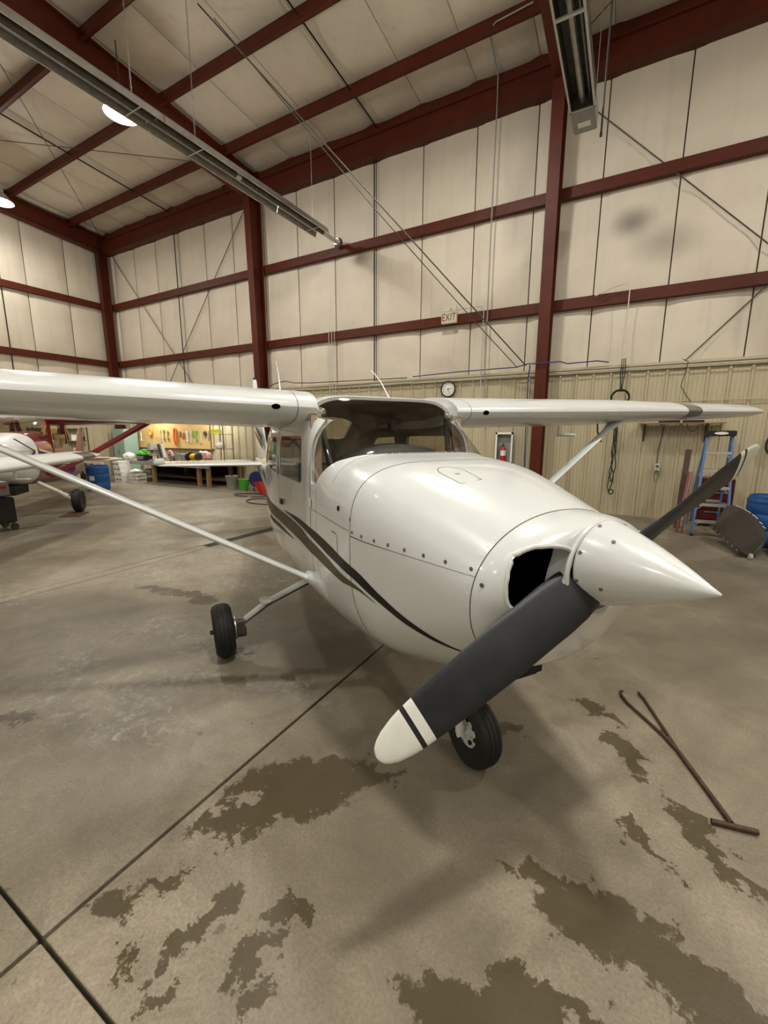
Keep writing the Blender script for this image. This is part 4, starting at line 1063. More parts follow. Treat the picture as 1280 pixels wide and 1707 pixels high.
conduit('blue air hose hanging down the left edge of the brown column', [(-2.02, 10.18, 3.3), (-2.06, 10.25, 3.0), (-2.06, 10.3, 2.2), (-2.04, 10.3, 1.2), (-2.02, 10.3, .5)], .014, 'bluecable', 'hose', 'air_hose')
conduit('black cable sagging along the liner top behind the right wing root', [(-12.0, 10.62, 3.18), (-11.3, 10.60, 3.24), (-10.6, 10.20, 3.18), (-10.2, 10.3, 3.18), (-10.05, 10.58, 3.36), (-9.6, 10.6, 3.42), (-9.2, 10.55, 3.34), (-8.5, 10.54, 3.30), (-7.0, 10.54, 3.28), (-5.3, 10.62, 3.27)], .012, 'cable', 'cable', 'cable')
conduit('flexible white conduit looping over the lower girt above the black hose coil', [(-.85, 10.55, 4.66), (-.6, 10.55, 4.77), (-.28, 10.55, 4.83), (-.22, 10.55, 4.74), (-.22, 10.56, 4.4), (-.23, 10.58, 3.42)], .012, 'cream')
conduit('thin black cord dangling over the liner above the wing tip', [(.82, 10.55, 3.26), (.92, 10.54, 3.2), (.90, 10.66, 3.0), (.86, 10.7, 2.75), (.95, 10.7, 2.6), (1.05, 10.7, 2.45), (1.06, 10.7, 2.3)], .007, 'cable', 'cord', 'cord')
conduit('low horizontal conduit clipped across the liner above the wing tip', [(.45, 10.72, 2.30), (.62, 10.72, 2.44), (.9, 10.72, 2.46), (2.2, 10.72, 2.47), (6, 10.72, 2.47)], .010, 'liner')
hc = empty('hose_coil', (-.2, 10.62, 2.56), 'black hose coil hanging on the liner above the left wing', 'hose')
bm = B()
for k in range(3): tube(bm, [((.16+.008*k)*math.cos(a), -.02*k, (.15+.008*k)*math.sin(a)) for a in [2*PI*j/30 for j in range(30)]], .013, 7, closed=True)
mk('coil', bm, 'cable', hc, smooth=True)
bm = B()
for dx in (-.03, .0, .03): tube(bm, [(dx, 0, .8), (dx*1.4, 0, .5), (dx*.5, .02, .2), (dx+.01, .02, .12)], .009, 6)
mk('cord', bm, 'cable', hc, smooth=True)
hh = empty('hanging_hose', (-.22, 10.66, 2.03), 'knotted dark hose hanging low on the liner right of the lift strut', 'hose')
bm = B(); rnd = random.Random(3)
for k in range(4):
    pts = [(.02*k-.03+.012*rnd.uniform(-1, 1), -.02*k*.3, -t*1.5) for t in [i/14 for i in range(15)]]
    pts = [(x+.03*math.sin(i*.9+k*2)*(i > 7), y, z) for i, (x, y, z) in enumerate(pts)]; tube(bm, pts[:15-2*(k % 2)], .011, 6)
mk('hose', bm, 'cable', hh, smooth=True)
bm = B(); tube(bm, [(.05*math.cos(a)+.02, -.02, -1.5+.05*math.sin(a)) for a in [2*PI*j/16 for j in range(16)]], .012, 6, closed=True); mk('knot', bm, 'cable', hh, smooth=True)
# exit sign
ex = empty('exit_sign', (-4.13, 10.60, 4.50), 'beige EXIT sign with emergency lamp housing fixed on the lower girt', 'sign')
bm = B(); box(bm, -.20, .20, -.04, .05, 0, .27); bmesh.ops.bevel(bm, geom=bm.edges[:], offset=.012, segments=2, affect='EDGES'); mk('sign_face', bm, 'exitface', ex)
bm = B(); box(bm, -.18, .18, 0, .06, .285, .42); bmesh.ops.bevel(bm, geom=bm.edges[:], offset=.012, segments=2, affect='EDGES'); mk('lamp_housing', bm, 'cream', ex)
bm = B(); lathe(bm, [(.03, 0), (.03, .02), (0, .024)], (.04, 0, .35), (0, -1, 0), 14); mk('emergency_lamp', bm, 'lgrey', ex)
text('EXIT', .25, 'exitred', ex, (0, -.043, .135), (PI/2, 0, 0), .002, sx=.72)
# clock
ck = empty('wall_clock', (-4.155, 10.74, 2.93), 'round white wall clock with a black rim on the beige liner', 'clock')
bm = B(); lathe(bm, [(.172, 0), (.20, 0), (.205, .02), (.20, .045), (.185, .05), (.172, .03)], (0, 0, 0), (0, -1, 0), 48, cap=False); mk('rim', bm, 'black', ck, smooth=40)
bm = B(); lathe(bm, [(.178, 0), (.178, .02), (0, .02)], (0, 0, 0), (0, -1, 0), 40); mk('dial', bm, 'paper', ck)
for k in range(1, 13):
    a = PI/2-k*PI/6; text(str(k), .052, 'black', ck, (.132*math.cos(a), -.022, .132*math.sin(a)), (PI/2, 0, 0), .0008, 'numeral')
for ln, wd, ang in ((.085, .010, 12), (.125, .008, -72)):
    a = math.radians(ang); bm = B(); beam(bm, (-.02*math.cos(a), -.027, -.02*math.sin(a)), (ln*math.cos(a), -.027, ln*math.sin(a)), .003, wd, (-math.sin(a), 0, math.cos(a))); mk('clock_hand', bm, 'black', ck)
# extinguisher cabinet and extinguisher
ec = empty('extinguisher_cabinet', (-2.62, 10.77, 1.07), 'open white wall cabinet holding the fire extinguisher beside the column', 'cabinet')
bm = B(); box(bm, -.19, .19, -.005, .005, 0, .74); box(bm, -.19, -.175, -.13, 0, 0, .74); box(bm, .175, .19, -.13, 0, 0, .74); box(bm, -.19, .19, -.13, 0, 0, .015); box(bm, -.19, .19, -.13, 0, .725, .74); mk('cabinet_box', bm, 'grey', ec)
bm = B(); box(bm, -.21, -.17, -.14, -.125, -.02, .76); box(bm, .17, .21, -.14, -.125, -.02, .76); box(bm, -.21, .21, -.14, -.125, -.04, .03); box(bm, -.21, .21, -.14, -.125, .71, .76); mk('frame', bm, 'paper', ec)
fe = empty('fire_extinguisher', (-2.64, 10.685, 1.09), 'small red fire extinguisher with white label in the wall cabinet', 'fire extinguisher')
bm = B(); lathe(bm, [(0, 0), (.06, 0), (.065, .02), (.065, .33), (.05, .37), (.022, .39), (.022, .41), (0, .41)], n=24); mk('cylinder', bm, 'redpl', fe, smooth=40)
bm = B(); lathe(bm, [(.0665, .17), (.0665, .30)], n=24); mk('label', bm, 'paper', fe)
bm = B(); box(bm, -.012, .012, -.06, .03, .41, .44); beam(bm, (0, .02, .46), (0, -.09, .48), .02, .008); mk('valve', bm, 'black', fe)
bm = B(); tube(bm, [(0, -.05, .43), (-.07, -.08, .38), (-.09, -.07, .25), (-.08, -.07, .12)], .009, 7); mk('hose', bm, 'cable', fe, smooth=True)
bb = empty('bolt_cutter', (-2.92, 10.72, .80), 'red angled handle tool hanging beside the extinguisher cabinet', 'tool')
bm = B(); tube(bm, [(0, 0, 0), (.02, 0, .12), (.08, 0, .24)], .012, 8); tube(bm, [(0, 0, .24), (.16, 0, .245)], .012, 8); mk('handle', bm, 'redpl', bb, smooth=True)
# wall shelf with cords under the left wing
ws = empty('wall_shelf', (.92, 10.57, 2.0), 'thin wooden wall shelf with black boxes below the left wing tip', 'shelf')
bm = B(); box(bm, -.72, .72, -.19, .19, 0, .022); mk('board', bm, 'wood', ws)
for x in (-.60, .45):
    bm = B(); box(bm, x-.012, x+.012, -.16, .19, -.012, 0); box(bm, x-.012, x+.012, .175, .19, -.36, 0); beam(bm, (x, -.14, -.01), (x, .18, -.34), .012, .02, (1, 0, 0)); mk('bracket', bm, 'rust', ws)
for i, (x, w_, lab) in enumerate(((-.20, .18, 'left flat black box lying on the wall shelf'), (.20, .17, 'right flat black box lying on the wall shelf'))):
    o = empty('flat_box', (.92+x, 10.50, 2.022), lab, 'box', 'black boxes on the wall shelf'); bm = B(); box(bm, -w_, w_, -.12, .12, 0, .045); bmesh.ops.bevel(bm, geom=bm.edges[:], offset=.006, segments=1, affect='EDGES'); mk('body', bm, 'black', o)
ol = empty('outlet_box', (.62, 10.72, 1.03), 'small grey outlet box with white cords on the liner below the shelf', 'outlet')
bm = B(); box(bm, -.05, .05, -.05, .02, 0, .15); bmesh.ops.bevel(bm, geom=bm.edges[:], offset=.006, segments=1, affect='EDGES'); mk('housing', bm, 'lgrey', ol)
bm = B(); lathe(bm, [(.02, 0), (.02, .03), (0, .03)], (0, -.05, .10), (0, -1, 0), 10); mk('plug', bm, 'black', ol)
for dx, m_ in ((.03, 'lgrey'), (.06, 'lgrey'), (-.02, 'cable')):
    bm = B(); tube(bm, [(dx*.6, -.02, .14), (dx, -.02, .4), (dx+.05, -.02, .8), (dx+.06, -.03, .97)], .007, 6); mk('cord', bm, m_, ol, smooth=True)
bm = B(); tube(bm, [(.0, -.05, .02), (-.04, -.06, -.08), (-.02, -.06, -.22), (.02, -.06, -.24), (.05, -.06, -.10), (.04, -.05, .0)], .006, 6); mk('cord_loop', bm, 'cable', ol, smooth=True)
conduit('short black cord drooping under the wall shelf', [(1.02, 10.38, 2.0), (1.04, 10.38, 1.90), (1.10, 10.38, 1.84), (1.17, 10.38, 1.88), (1.20, 10.38, 2.0)], .009, 'cable', 'cord', 'cord')
hr_ = empty('hose_hank', (2.42, 10.66, 1.60), 'dark hose hank hanging on the liner at the right frame edge', 'hose')
bm = B()
for k in range(3): tube(bm, [((.09+.012*k)*math.cos(a), -.02*k, (.17+.01*k)*math.sin(a)) for a in [2*PI*j/24 for j in range(24)]], .014, 6, closed=True)
mk('coil', bm, 'cable', hr_, smooth=True)

# =================================================================== THINGS ON THE FLOOR, RIGHT SIDE
ld = empty('step_ladder', (1.43, 9.2, 0), 'blue fibreglass step ladder with black top cap against the liner', 'ladder')
H_ = 1.78; bw, tw_ = .255, .175
yf = lambda z: .0+.30*z/H_
for s in (-1, 1):
    bm = B(); beam(bm, (s*bw, 0, 0), (s*tw_, yf(H_), H_), .035, .075, (0, 1, .0)); mk('front_rail', bm, 'ladder_blue', ld, bev=.004)
    bm = B(); beam(bm, (s*(bw-.01), .98, 0), (s*tw_, yf(H_)+.08, H_-.03), .03, .05, (0, 1, 0)); mk('rear_rail', bm, 'ladder_blue', ld)
    bm = B(); beam(bm, (s*bw*.93, .10, .60), (s*bw*.93, .78, .50), .006, .02); mk('spreader', bm, 'alu', ld)
    bm = B(); box(bm, s*bw-.025, s*bw+.025, -.05, .05, 0, .04); mk('rubber_foot', bm, 'black', ld)
for z in (.28, .58, .88, 1.18, 1.49):
    w_ = bw+(tw_-bw)*z/H_; bm = B(); box(bm, -w_+.01, w_-.01, yf(z)-.045, yf(z)+.045, z-.025, z); box(bm, -w_+.01, w_-.01, yf(z)-.047, yf(z)-.040, z-.045, z)
    mk('step', bm, 'alu', ld)
    bm = B(); 
    for s in (-1, 1): beam(bm, (s*(w_-.02), yf(z)-.03, z-.10), (s*(w_-.10), yf(z)-.03, z-.025), .004, .016)
    mk('step_brace', bm, 'alu', ld)
for z in (.55, 1.15):
    bm = B(); w_ = .22; yy = 1.0-(1.0-.38)*z/H_; box(bm, -w_, w_, yy-.01, yy+.01, z-.02, z+.02); mk('rear_bar', bm, 'alu', ld)
bm = B(); box(bm, -.215, .215, yf(H_)-.10, yf(H_)+.13, H_-.02, H_+.075); mk('top_cap', bm, 'black', ld, bev=.012)
bm = B(); lathe(bm, [(.0, 0), (.10, 0), (.10, .003), (0, .003)], (0, 0, 0), (0, 0, 1), 24); bmesh.ops.scale(bm, vec=(1, .24, 1), verts=bm.verts[:]); bmesh.ops.rotate(bm, matrix=Matrix.Rotation(PI/2, 3, 'X'), verts=bm.verts[:]); bmesh.ops.translate(bm, vec=(0, yf(H_)-.102, H_+.03), verts=bm.verts[:]); mk('cap_badge', bm, 'paper', ld)
# floor jack / red stand left of the ladder, crate behind
rj = empty('red_jack_stand', (1.02, 9.45, 0), 'slim red steel stand leaning left of the ladder', 'stand')
bm = B(); beam(bm, (-.06, -.15, 0), (.06, .25, 1.10), .03, .03); beam(bm, (.02, -.15, 0), (.10, .25, 1.10), .02, .02); beam(bm, (-.06, 0, .35), (.05, 0, .35), .03, .03); mk('frame', bm, 'plane_red', rj)
bm = B(); beam(bm, (-.02, .35, .0), (.06, .75, 1.5), .10, .02, (0, 1, 0)); mk('board', bm, 'rust', rj)
tc = empty('tool_cabinet', (1.62, 10.45, 0), 'dark red wheeled tool cabinet behind the blue ladder', 'cabinet')
bm = B(); box(bm, -.28, .26, -.22, .22, .10, .95); bmesh.ops.bevel(bm, geom=bm.edges[:], offset=.012, segments=2, affect='EDGES'); mk('body', bm, 'cab_red', tc)
for k in range(4):
    bm = B(); box(bm, -.24, .22, -.235, -.22, .16+k*.19, .33+k*.19); d = mk('drawer', bm, 'cab_red', tc); bm = B(); box(bm, -.16, .14, -.25, -.235, .29+k*.19, .31+k*.19); mk('handle', bm, 'steel', d)
for sx_ in (-.22, .2):
    for sy_ in (-.16, .16):
        bm = B(); lathe(bm, [(0, -.02), (.05, -.02), (.05, .02), (0, .02)], (sx_, sy_, .05), (1, 0, 0), 14); mk('caster', bm, 'black', tc)
# D-shaped dark panel leaning
V = [Vector(p) for p in ((1.42, 8.85, .24), (1.65, 7.82, .045), (1.76, 7.80, .06), (1.86, 7.92, .15), (1.93, 8.06, .26), (1.94, 8.25, .38), (1.89, 8.5, .49), (1.83, 8.66, .55), (1.75, 8.8, .60), (1.66, 8.92, .62), (1.58, 8.97, .60), (1.57, 8.98, .44), (1.50, 8.95, .32))]
dp = empty('curved_panel', (1.7, 8.3, 0), 'dark brown D-shaped sheet panel with a flanged edge leaning by the ladder', 'panel')
cc = sum(V, Vector())/len(V); nrm = (V[1]-V[0]).cross(V[9]-V[0]).normalized()
if nrm.x > 0: nrm = -nrm
bm = B(); loft(bm, [[p-Vector((1.7, 8.3, 0))+nrm*.012 for p in V], [p-Vector((1.7, 8.3, 0))-nrm*.012 for p in V]]); mk('sheet', bm, 'brownpan', dp)
bm = B(); a, b_ = V[0]-Vector((1.7, 8.3, 0)), V[1]-Vector((1.7, 8.3, 0)); beam(bm, a+nrm*.03, b_+nrm*.03, .05, .07, nrm); mk('flange', bm, 'brownpan', dp)
bm = B()
for k in range(7): p = a+(b_-a)*(.08+.14*k)+nrm*.06; lathe(bm, [(.009, 0), (.009, .006), (0, .006)], p, nrm, 8)
mk('flange_screw', bm, 'lgrey', dp)['kind'] = 'stuff'
bm = B(); ed = V[5:10]
for p, q in zip(ed, ed[1:]):
    for t in (.2, .6): r_ = p+(q-p)*t-Vector((1.7, 8.3, 0)); beam(bm, r_+Vector((-.01, 0, .02)), r_+Vector((.025, -.03, -.01)), .008, .008)
mk('edge_lacing', bm, 'paper', dp)['kind'] = 'stuff'
bm = B(); q = Vector((.02, -.55, .045)); lathe(bm, [(0, -.018), (.035, -.018), (.035, .018), (0, .018)], q, (1, .3, 0), 16); box(bm, q.x-.02, q.x+.02, q.y-.02, q.y+.02, .05, .09); mk('caster', bm, 'lgrey', dp)
bm = B(); box(bm, .12, .20, .1, .16, 0, .42); mk('prop_leg', bm, 'black', dp)
def drum(loc, r, h, lab, m_='blue', sticker=None):
    t = empty('barrel', loc, lab, 'barrel')
    bm = B(); lathe(bm, [(0, 0), (r*.9, 0), (r*.97, .03), (r, .10), (r, h*.30), (r*.975, h*.32), (r, h*.34), (r, h*.62), (r*.975, h*.64), (r, h*.66), (r*.99, h*.88), (r*.93, h*.97), (r*.93, h), (r*.88, h), (r*.88, h-.03), (0, h-.03)], n=40); mk('body', bm, m_, t, smooth=35)
    bm = B(); lathe(bm, [(r*1.005, h*.86), (r*1.02, h*.88), (r*1.02, h*.91), (r*1.0, h*.93)], n=40); mk('rim_band', bm, m_, t, smooth=35)
    if sticker is not None:
        bm = B(); 
        pr = None
        for k in range(9):
            a = sticker+(-.25+.5*k/8); row = [bm.verts.new((r*1.004*math.cos(a), r*1.004*math.sin(a), z)) for z in (h*.42, h*.60)]
            if pr: bm.faces.new((pr[0], row[0], row[1], pr[1]))
            pr = row
        mk('sticker', bm, 'paper', t, fix=False)
    return t
drum((2.16, 8.95, .02), .33, .80, 'blue plastic barrel at the right frame edge behind the dark panel')
dd = empty('drum_dolly', (2.16, 8.62, 0), 'low black dolly with pale wheels under the right blue barrel', 'dolly')
bm = B(); box(bm, -.12, .45, -.62, -.10, .06, .13); mk('deck', bm, 'black', dd)
for x, y in ((-.05, -.55), (.3, -.55), (-.08, -.2)):
    bm = B(); lathe(bm, [(0, -.016), (.032, -.016), (.032, .016), (0, .016)], (x, y, .032), (1, .2, 0), 14); mk('wheel', bm, 'lgrey', dd)
# tow bar
tb = empty('tow_bar', (.42, 2.65, 0), 'rusty Y-shaped tow bar with a T handle lying on the concrete', 'tow bar')
o0 = Vector((.42, 2.65, 0)); P_ = lambda x, y, z=.014: (x-o0.x, y-o0.y, z)
bm = B(); tube(bm, [P_(.585, 2.235), P_(.42, 2.655)], .0115, 10); mk('shaft', bm, 'rust', tb, smooth=True)
bm = B(); tube(bm, [P_(.505, 2.200, .016), P_(.680, 2.235, .016)], .0125, 12); mk('handle', bm, 'rust', tb, smooth=True)
bm = B(); tube(bm, [P_(.42, 2.655), P_(.355, 2.77), P_(.17, 3.02), P_(.135, 3.09), P_(.125, 3.145), P_(.14, 3.155)], .0085, 8); mk('fork_arm', bm, 'rust', tb, smooth=True)
bm = B(); tube(bm, [P_(.42, 2.655), P_(.385, 2.77), P_(.285, 3.07), P_(.265, 3.13), P_(.245, 3.17), P_(.235, 3.19)], .0085, 8); mk('fork_arm', bm, 'rust', tb, smooth=True)
bm = B(); tube(bm, [P_(.33, 2.80), P_(.352, 2.81)], .007, 6); prism(bm, [(.415-o0.x, 2.665-o0.y), (.36-o0.x, 2.76-o0.y), (.385-o0.x, 2.77-o0.y)], .010, .018, 'z'); mk('gusset', bm, 'rust', tb)

# =================================================================== BACKGROUND, LEFT
FR = Vector((0, -1, 0))
wbn = empty('workbench', (-14.3, 9.95, 0), 'long grey-topped timber workbench cluttered with tools along the back wall', 'workbench')
bm = B(); box(bm, -2.65, 2.55, -.75, .78, .72, .78); box(bm, -2.65, 2.55, -.76, -.72, .64, .78); mk('worktop', bm, 'grey', wbn)
for x in (-2.5, -.56, 1.93, 2.4):
    for y in (-.66, .65):
        bm = B(); box(bm, x-.06, x+.06, y-.05, y+.05, 0, .72); mk('leg', bm, 'wood', wbn)
bm = B(); box(bm, -2.5, 2.4, -.1, .7, .18, .22); mk('lower_shelf', bm, 'wood', wbn)
bm = B(); box(bm, -2.55, 2.45, .70, .74, .1, .72); mk('back_board', bm, 'dark', wbn)
def simple(name, loc, lab, cat, parts, grp=None, rz=0):
    t = empty(name, loc, lab, cat, grp, rz)
    for nm, m_, fn in parts:
        bm = B(); fn(bm); mk(nm, bm, m_, t, smooth=35)
    return t
ZB = .782
LB = lambda r, h, x=0, y=0, z=0, n=16: (lambda bm: lathe(bm, [(0, 0), (r, 0), (r, h), (0, h)], (x, y, z), (0, 0, 1), n))
BX = lambda *a: (lambda bm: box(bm, *a))
def blob(rx, ry, rz, z=0):
    def f(bm):
        bmesh.ops.create_icosphere(bm, subdivisions=3, radius=1)
        for v in bm.verts:
            k = 1+.12*math.sin(5*v.co.x+3*v.co.z)*math.cos(4*v.co.y); v.co = Vector((v.co.x*rx*k, v.co.y*ry*k, max(0, z+v.co.z*rz*k+rz*.8)))
    return f
simple('tied_bag', (-16.72, 9.5, ZB), 'white tied plastic bag at the left end of the bench', 'bag', [('bag', 'paper', blob(.20, .18, .15)), ('knot', 'paper', lambda bm: lathe(bm, [(.03, 0), (.05, .05), (.0, .04)], (0, 0, .24)))])
simple('green_jacket', (-16.2, 9.75, ZB), 'bright green jacket heaped on the bench', 'jacket', [('cloth', 'green', blob(.24, .22, .20)), ('hood', 'green', lambda bm: lathe(bm, [(.12, 0), (.10, .1), (0, .13)], (.1, 0, .28)))])
simple('engine_part', (-15.62, 9.45, ZB), 'black engine part with round bores on the bench', 'engine part', [('block', 'black', BX(-.25, .25, -.15, .15, 0, .22)), ('bore', 'steel', lambda bm: [lathe(bm, [(.05, 0), (.07, .06), (.05, .06)], (x, -.15, .11), (0, -1, 0), 14) for x in (-.15, 0, .15)])])
simple('drill_press', (-15.15, 9.6, ZB), 'grey bench drill press standing tallest among the bench tools', 'drill press', [('base', 'grey', BX(-.14, .14, -.2, .2, 0, .05)), ('column', 'steel', LB(.04, .62, 0, .08)), ('head', 'lgrey', BX(-.10, .10, -.24, .18, .40, .64)), ('table', 'grey', BX(-.12, .12, -.2, .08, .18, .21)), ('chuck', 'steel_dark', lambda bm: lathe(bm, [(0, 0), (.035, .02), (.035, .12), (0, .12)], (0, -.14, .28)))])
simple('belt_sander', (-14.72, 9.6, ZB), 'tall pale grey tilted bench sander right of the drill press', 'sander', [('base', 'grey', BX(-.12, .12, -.12, .12, 0, .12)), ('arm', 'lgrey', lambda bm: beam(bm, (.06, 0, .1), (-.1, 0, .62), .12, .16)), ('belt', 'steel_dark', lambda bm: beam(bm, (.03, -.09, .15), (-.11, -.09, .6), .02, .12))])
simple('desk_fan', (-14.30, 9.6, ZB), 'small pink round-headed fan on the bench', 'fan', [('base', 'pink', LB(.10, .03)), ('stem', 'pink', LB(.02, .15)), ('cage', 'pink', lambda bm: lathe(bm, [(0, -.03), (.15, -.03), (.17, 0), (.15, .03), (0, .03)], (0, 0, .24), (0, -1, 0), 24)), ('hub', 'black', lambda bm: lathe(bm, [(.04, 0), (.04, .045), (0, .045)], (0, 0, .24), (0, -1, 0), 12))])
simple('bench_vice', (-13.85, 9.45, ZB), 'black bench vice with jaws beside the pink fan', 'vice', [('body', 'black', BX(-.07, .07, -.12, .12, 0, .16)), ('jaw', 'steel', lambda bm: [box(bm, -.10, .10, -.16, -.12, .05, .22), box(bm, -.10, .10, -.07, -.03, .10, .22)]), ('screw', 'steel', lambda bm: tube(bm, [(-.1, -.25, .1), (.1, -.25, .1)], .012, 8))])
simple('spray_can', (-13.72, 9.6, ZB), 'white spray can standing behind the bench vice', 'can', [('body', 'paper', LB(.035, .26)), ('cap', 'redpl', LB(.028, .05, 0, 0, .26))])
simple('power_supply', (-13.42, 9.72, ZB), 'low dark gadget box left of the grey panelled box', 'box', [('body', 'steel_dark', BX(-.2, .14, -.12, .12, 0, .14)), ('knob', 'lgrey', lambda bm: [lathe(bm, [(.02, 0), (.02, .02), (0, .02)], (x, -.12, .08), (0, -1, 0), 10) for x in (-.12, -.02, .07)])])
gb = simple('metal_toolbox', (-13.22, 9.35, ZB), 'dark grey square metal box with four pale squares on its front', 'box', [('body', 'grey', BX(-.24, .24, -.15, .15, 0, .30))])
for dx in (-.035, .035):
    for dz in (-.035, .035):
        bm = B(); box(bm, dx-.025, dx+.025, -.156, -.15, .15+dz-.022, .15+dz+.022); mk('front_square', bm, 'lgrey', gb)
simple('bench_grinder', (-12.72, 9.38, ZB), 'yellow and black bench grinder at the right end of the bench', 'grinder', [('motor', 'yellow', lambda bm: lathe(bm, [(0, -.13), (.09, -.13), (.10, -.08), (.10, .08), (.09, .13), (0, .13)], (.03, 0, .22), (1, 0, 0), 20)), ('foot', 'yellow', BX(-.05, .12, -.09, .09, 0, .12)), ('wheel_guard', 'black', lambda bm: [lathe(bm, [(0, -.04), (.15, -.04), (.15, .04), (0, .04)], (x, 0, .22), (1, 0, 0), 24) for x in (-.20,)]), ('wheel', 'steel_dark', lambda bm: lathe(bm, [(0, -.04), (.13, -.04), (.13, .04), (0, .04)], (.25, 0, .22), (1, 0, 0), 24))])
simple('rag_heap', (-12.45, 9.7, ZB), 'pink rags heaped behind the yellow grinder', 'rags', [('cloth', 'pink', blob(.2, .15, .22)), ('fold', 'paper', lambda bm: tube(bm, [(-.25, -.1, .3), (-.1, -.16, .38), (.1, -.1, .33)], .04, 8))])
simple('paint_tin', (-12.08, 9.45, ZB), 'steel paint tin at the corner of the bench', 'tin', [('body', 'steel', LB(.09, .2)), ('lid', 'alu', LB(.085, .01, 0, 0, .2))])
# pegboard and hanging tools
pb = tag(mk('pegboard', (lambda bm: (box(bm, -18.0, -13.35, 10.72, 10.75, 1.20, 2.5), bm)[1])(B()), 'peg'), 'long tan pegboard on the wall over the bench', 'pegboard')
o = tag(mk('tool_rail', (lambda bm: (box(bm, -17.9, -13.4, 10.68, 10.76, 1.13, 1.20), bm)[1])(B()), 'steel_dark'), 'dark rail along the lower edge of the pegboard', 'rail')
def hang(x, z, kind, m_, lab, ln=.35):
    t = empty('hanging_'+kind, (x, 10.70, z), lab, kind if kind != 'coil' else 'cable', 'tools on the pegboard')
    bm = B(); tube(bm, [(0, .02, .0), (0, -.03, .0), (0, -.035, .02)], .006, 5); mk('hook', bm, 'steel', t)
    bm = B()
    if kind == 'wrench':
        beam(bm, (0, -.02, -.02), (0, -.02, -ln), .012, .04, (0, 1, 0)); lathe(bm, [(.025, 0), (.045, 0), (.045, .014), (.025, .014)], (0, -.012, -.02), (0, -1, 0), 12); lathe(bm, [(.02, 0), (.05, 0), (.05, .014), (.02, .014)], (0, -.012, -ln), (0, -1, 0), 12)
    elif kind == 'coil':
        for k in range(4): tube(bm, [((.05+.01*k)*math.cos(a)+.01*k, -.03-.01*k, -ln/2+ln/2*math.sin(a)) for a in [2*PI*j/20 for j in range(20)]], .02, 6, closed=True)
    elif kind == 'pliers':
        tube(bm, [(0, -.02, 0), (.02, -.02, -ln*.35), (-.05, -.02, -ln)], .016, 6); tube(bm, [(0, -.02, 0), (-.02, -.02, -ln*.35), (.05, -.02, -ln)], .016, 6)
    elif kind == 'gauge':
        lathe(bm, [(0, 0), (.08, 0), (.08, .04), (0, .045)], (0, -.01, -.12), (0, -1, 0), 20); tube(bm, [(0, -.02, -.2), (.03, -.02, -ln)], .012, 6)
    mk('body', bm, m_, t, smooth=35)
for a in [(-17.75, 1.85, 'pliers', 'paper', 'white gripped pliers at the left of the pegboard', .40), (-17.05, 1.95, 'coil', 'yellow', 'small yellow cable coil on the pegboard', .24), (-16.45, 1.9, 'wrench', 'lgrey', 'long pale wrench left of centre on the pegboard', .45), (-16.2, 1.9, 'wrench', 'steel', 'first of two steel wrenches left of the orange cable', .36), (-15.95, 1.85, 'wrench', 'steel', 'second steel wrench, just left of the orange cable', .30),
          (-15.48, 1.98, 'coil', 'orange', 'bright orange cable hanging on the pegboard', .66), (-15.15, 1.85, 'pliers', 'steel_dark', 'dark pliers right of the orange cable', .22), (-14.95, 1.8, 'pliers', 'redpl', 'red gripped pliers on the pegboard', .25), (-14.78, 1.85, 'wrench', 'paper', 'white handled wrench on the pegboard', .35), (-14.55, 1.9, 'pliers', 'lgrey', 'long grey pliers left of the green gripped pliers', .48),
          (-14.38, 1.9, 'pliers', 'green', 'green gripped pliers on the pegboard', .25), (-14.2, 1.85, 'wrench', 'green', 'green handled wrench on the pegboard', .35), (-13.98, 1.9, 'wrench', 'lgrey', 'grey wrench near the right end of the pegboard', .45), (-13.7, 1.9, 'gauge', 'steel_dark', 'round dark gauge at the right end of the pegboard', .3), (-13.5, 1.9, 'pliers', 'steel', 'steel pliers at the far right end of the pegboard', .4)]:
    hang(*a)
# fluorescent shop lights over the bench (their undersides are hidden behind the near wing)
for x, lab in ((-16.3, 'left fluorescent shop light above the pegboard'), (-12.9, 'right fluorescent shop light above the bench end')):
    t = empty('shop_light', (x, 10.0, 2.85), lab, 'light')
    bm = B(); prism(bm, [(-.12, 0), (-.05, .08), (.05, .08), (.12, 0), (.11, 0), (.045, .07), (-.045, .07), (-.11, 0)], -.62, .62, 'x'); mk('reflector', bm, 'paper', t)
    bm = B(); tube(bm, [(-.6, 0, .03), (.6, 0, .03)], .016, 8); mk('fluorescent_tube', bm, 'lens', t, smooth=True)
    bm = B(); tube(bm, [(-.5, .02, .08), (-.5, .70, .30)], .006, 5); mk('hanger_wire', bm, 'steel_dark', t); bm = B(); tube(bm, [(.5, .02, .08), (.5, .70, .30)], .006, 5); mk('hanger_wire', bm, 'steel_dark', t)
    sd = bpy.data.lights.new('shop_tube', 'AREA'); sd.shape = 'RECTANGLE'; sd.size = 1.2; sd.size_y = .18; sd.energy = 42; sd.color = (1, .96, .84)
    so = bpy.data.objects.new('shop_tube_glow', sd); C.objects.link(so); so.parent = t; so.location = (0, 0, -.02)
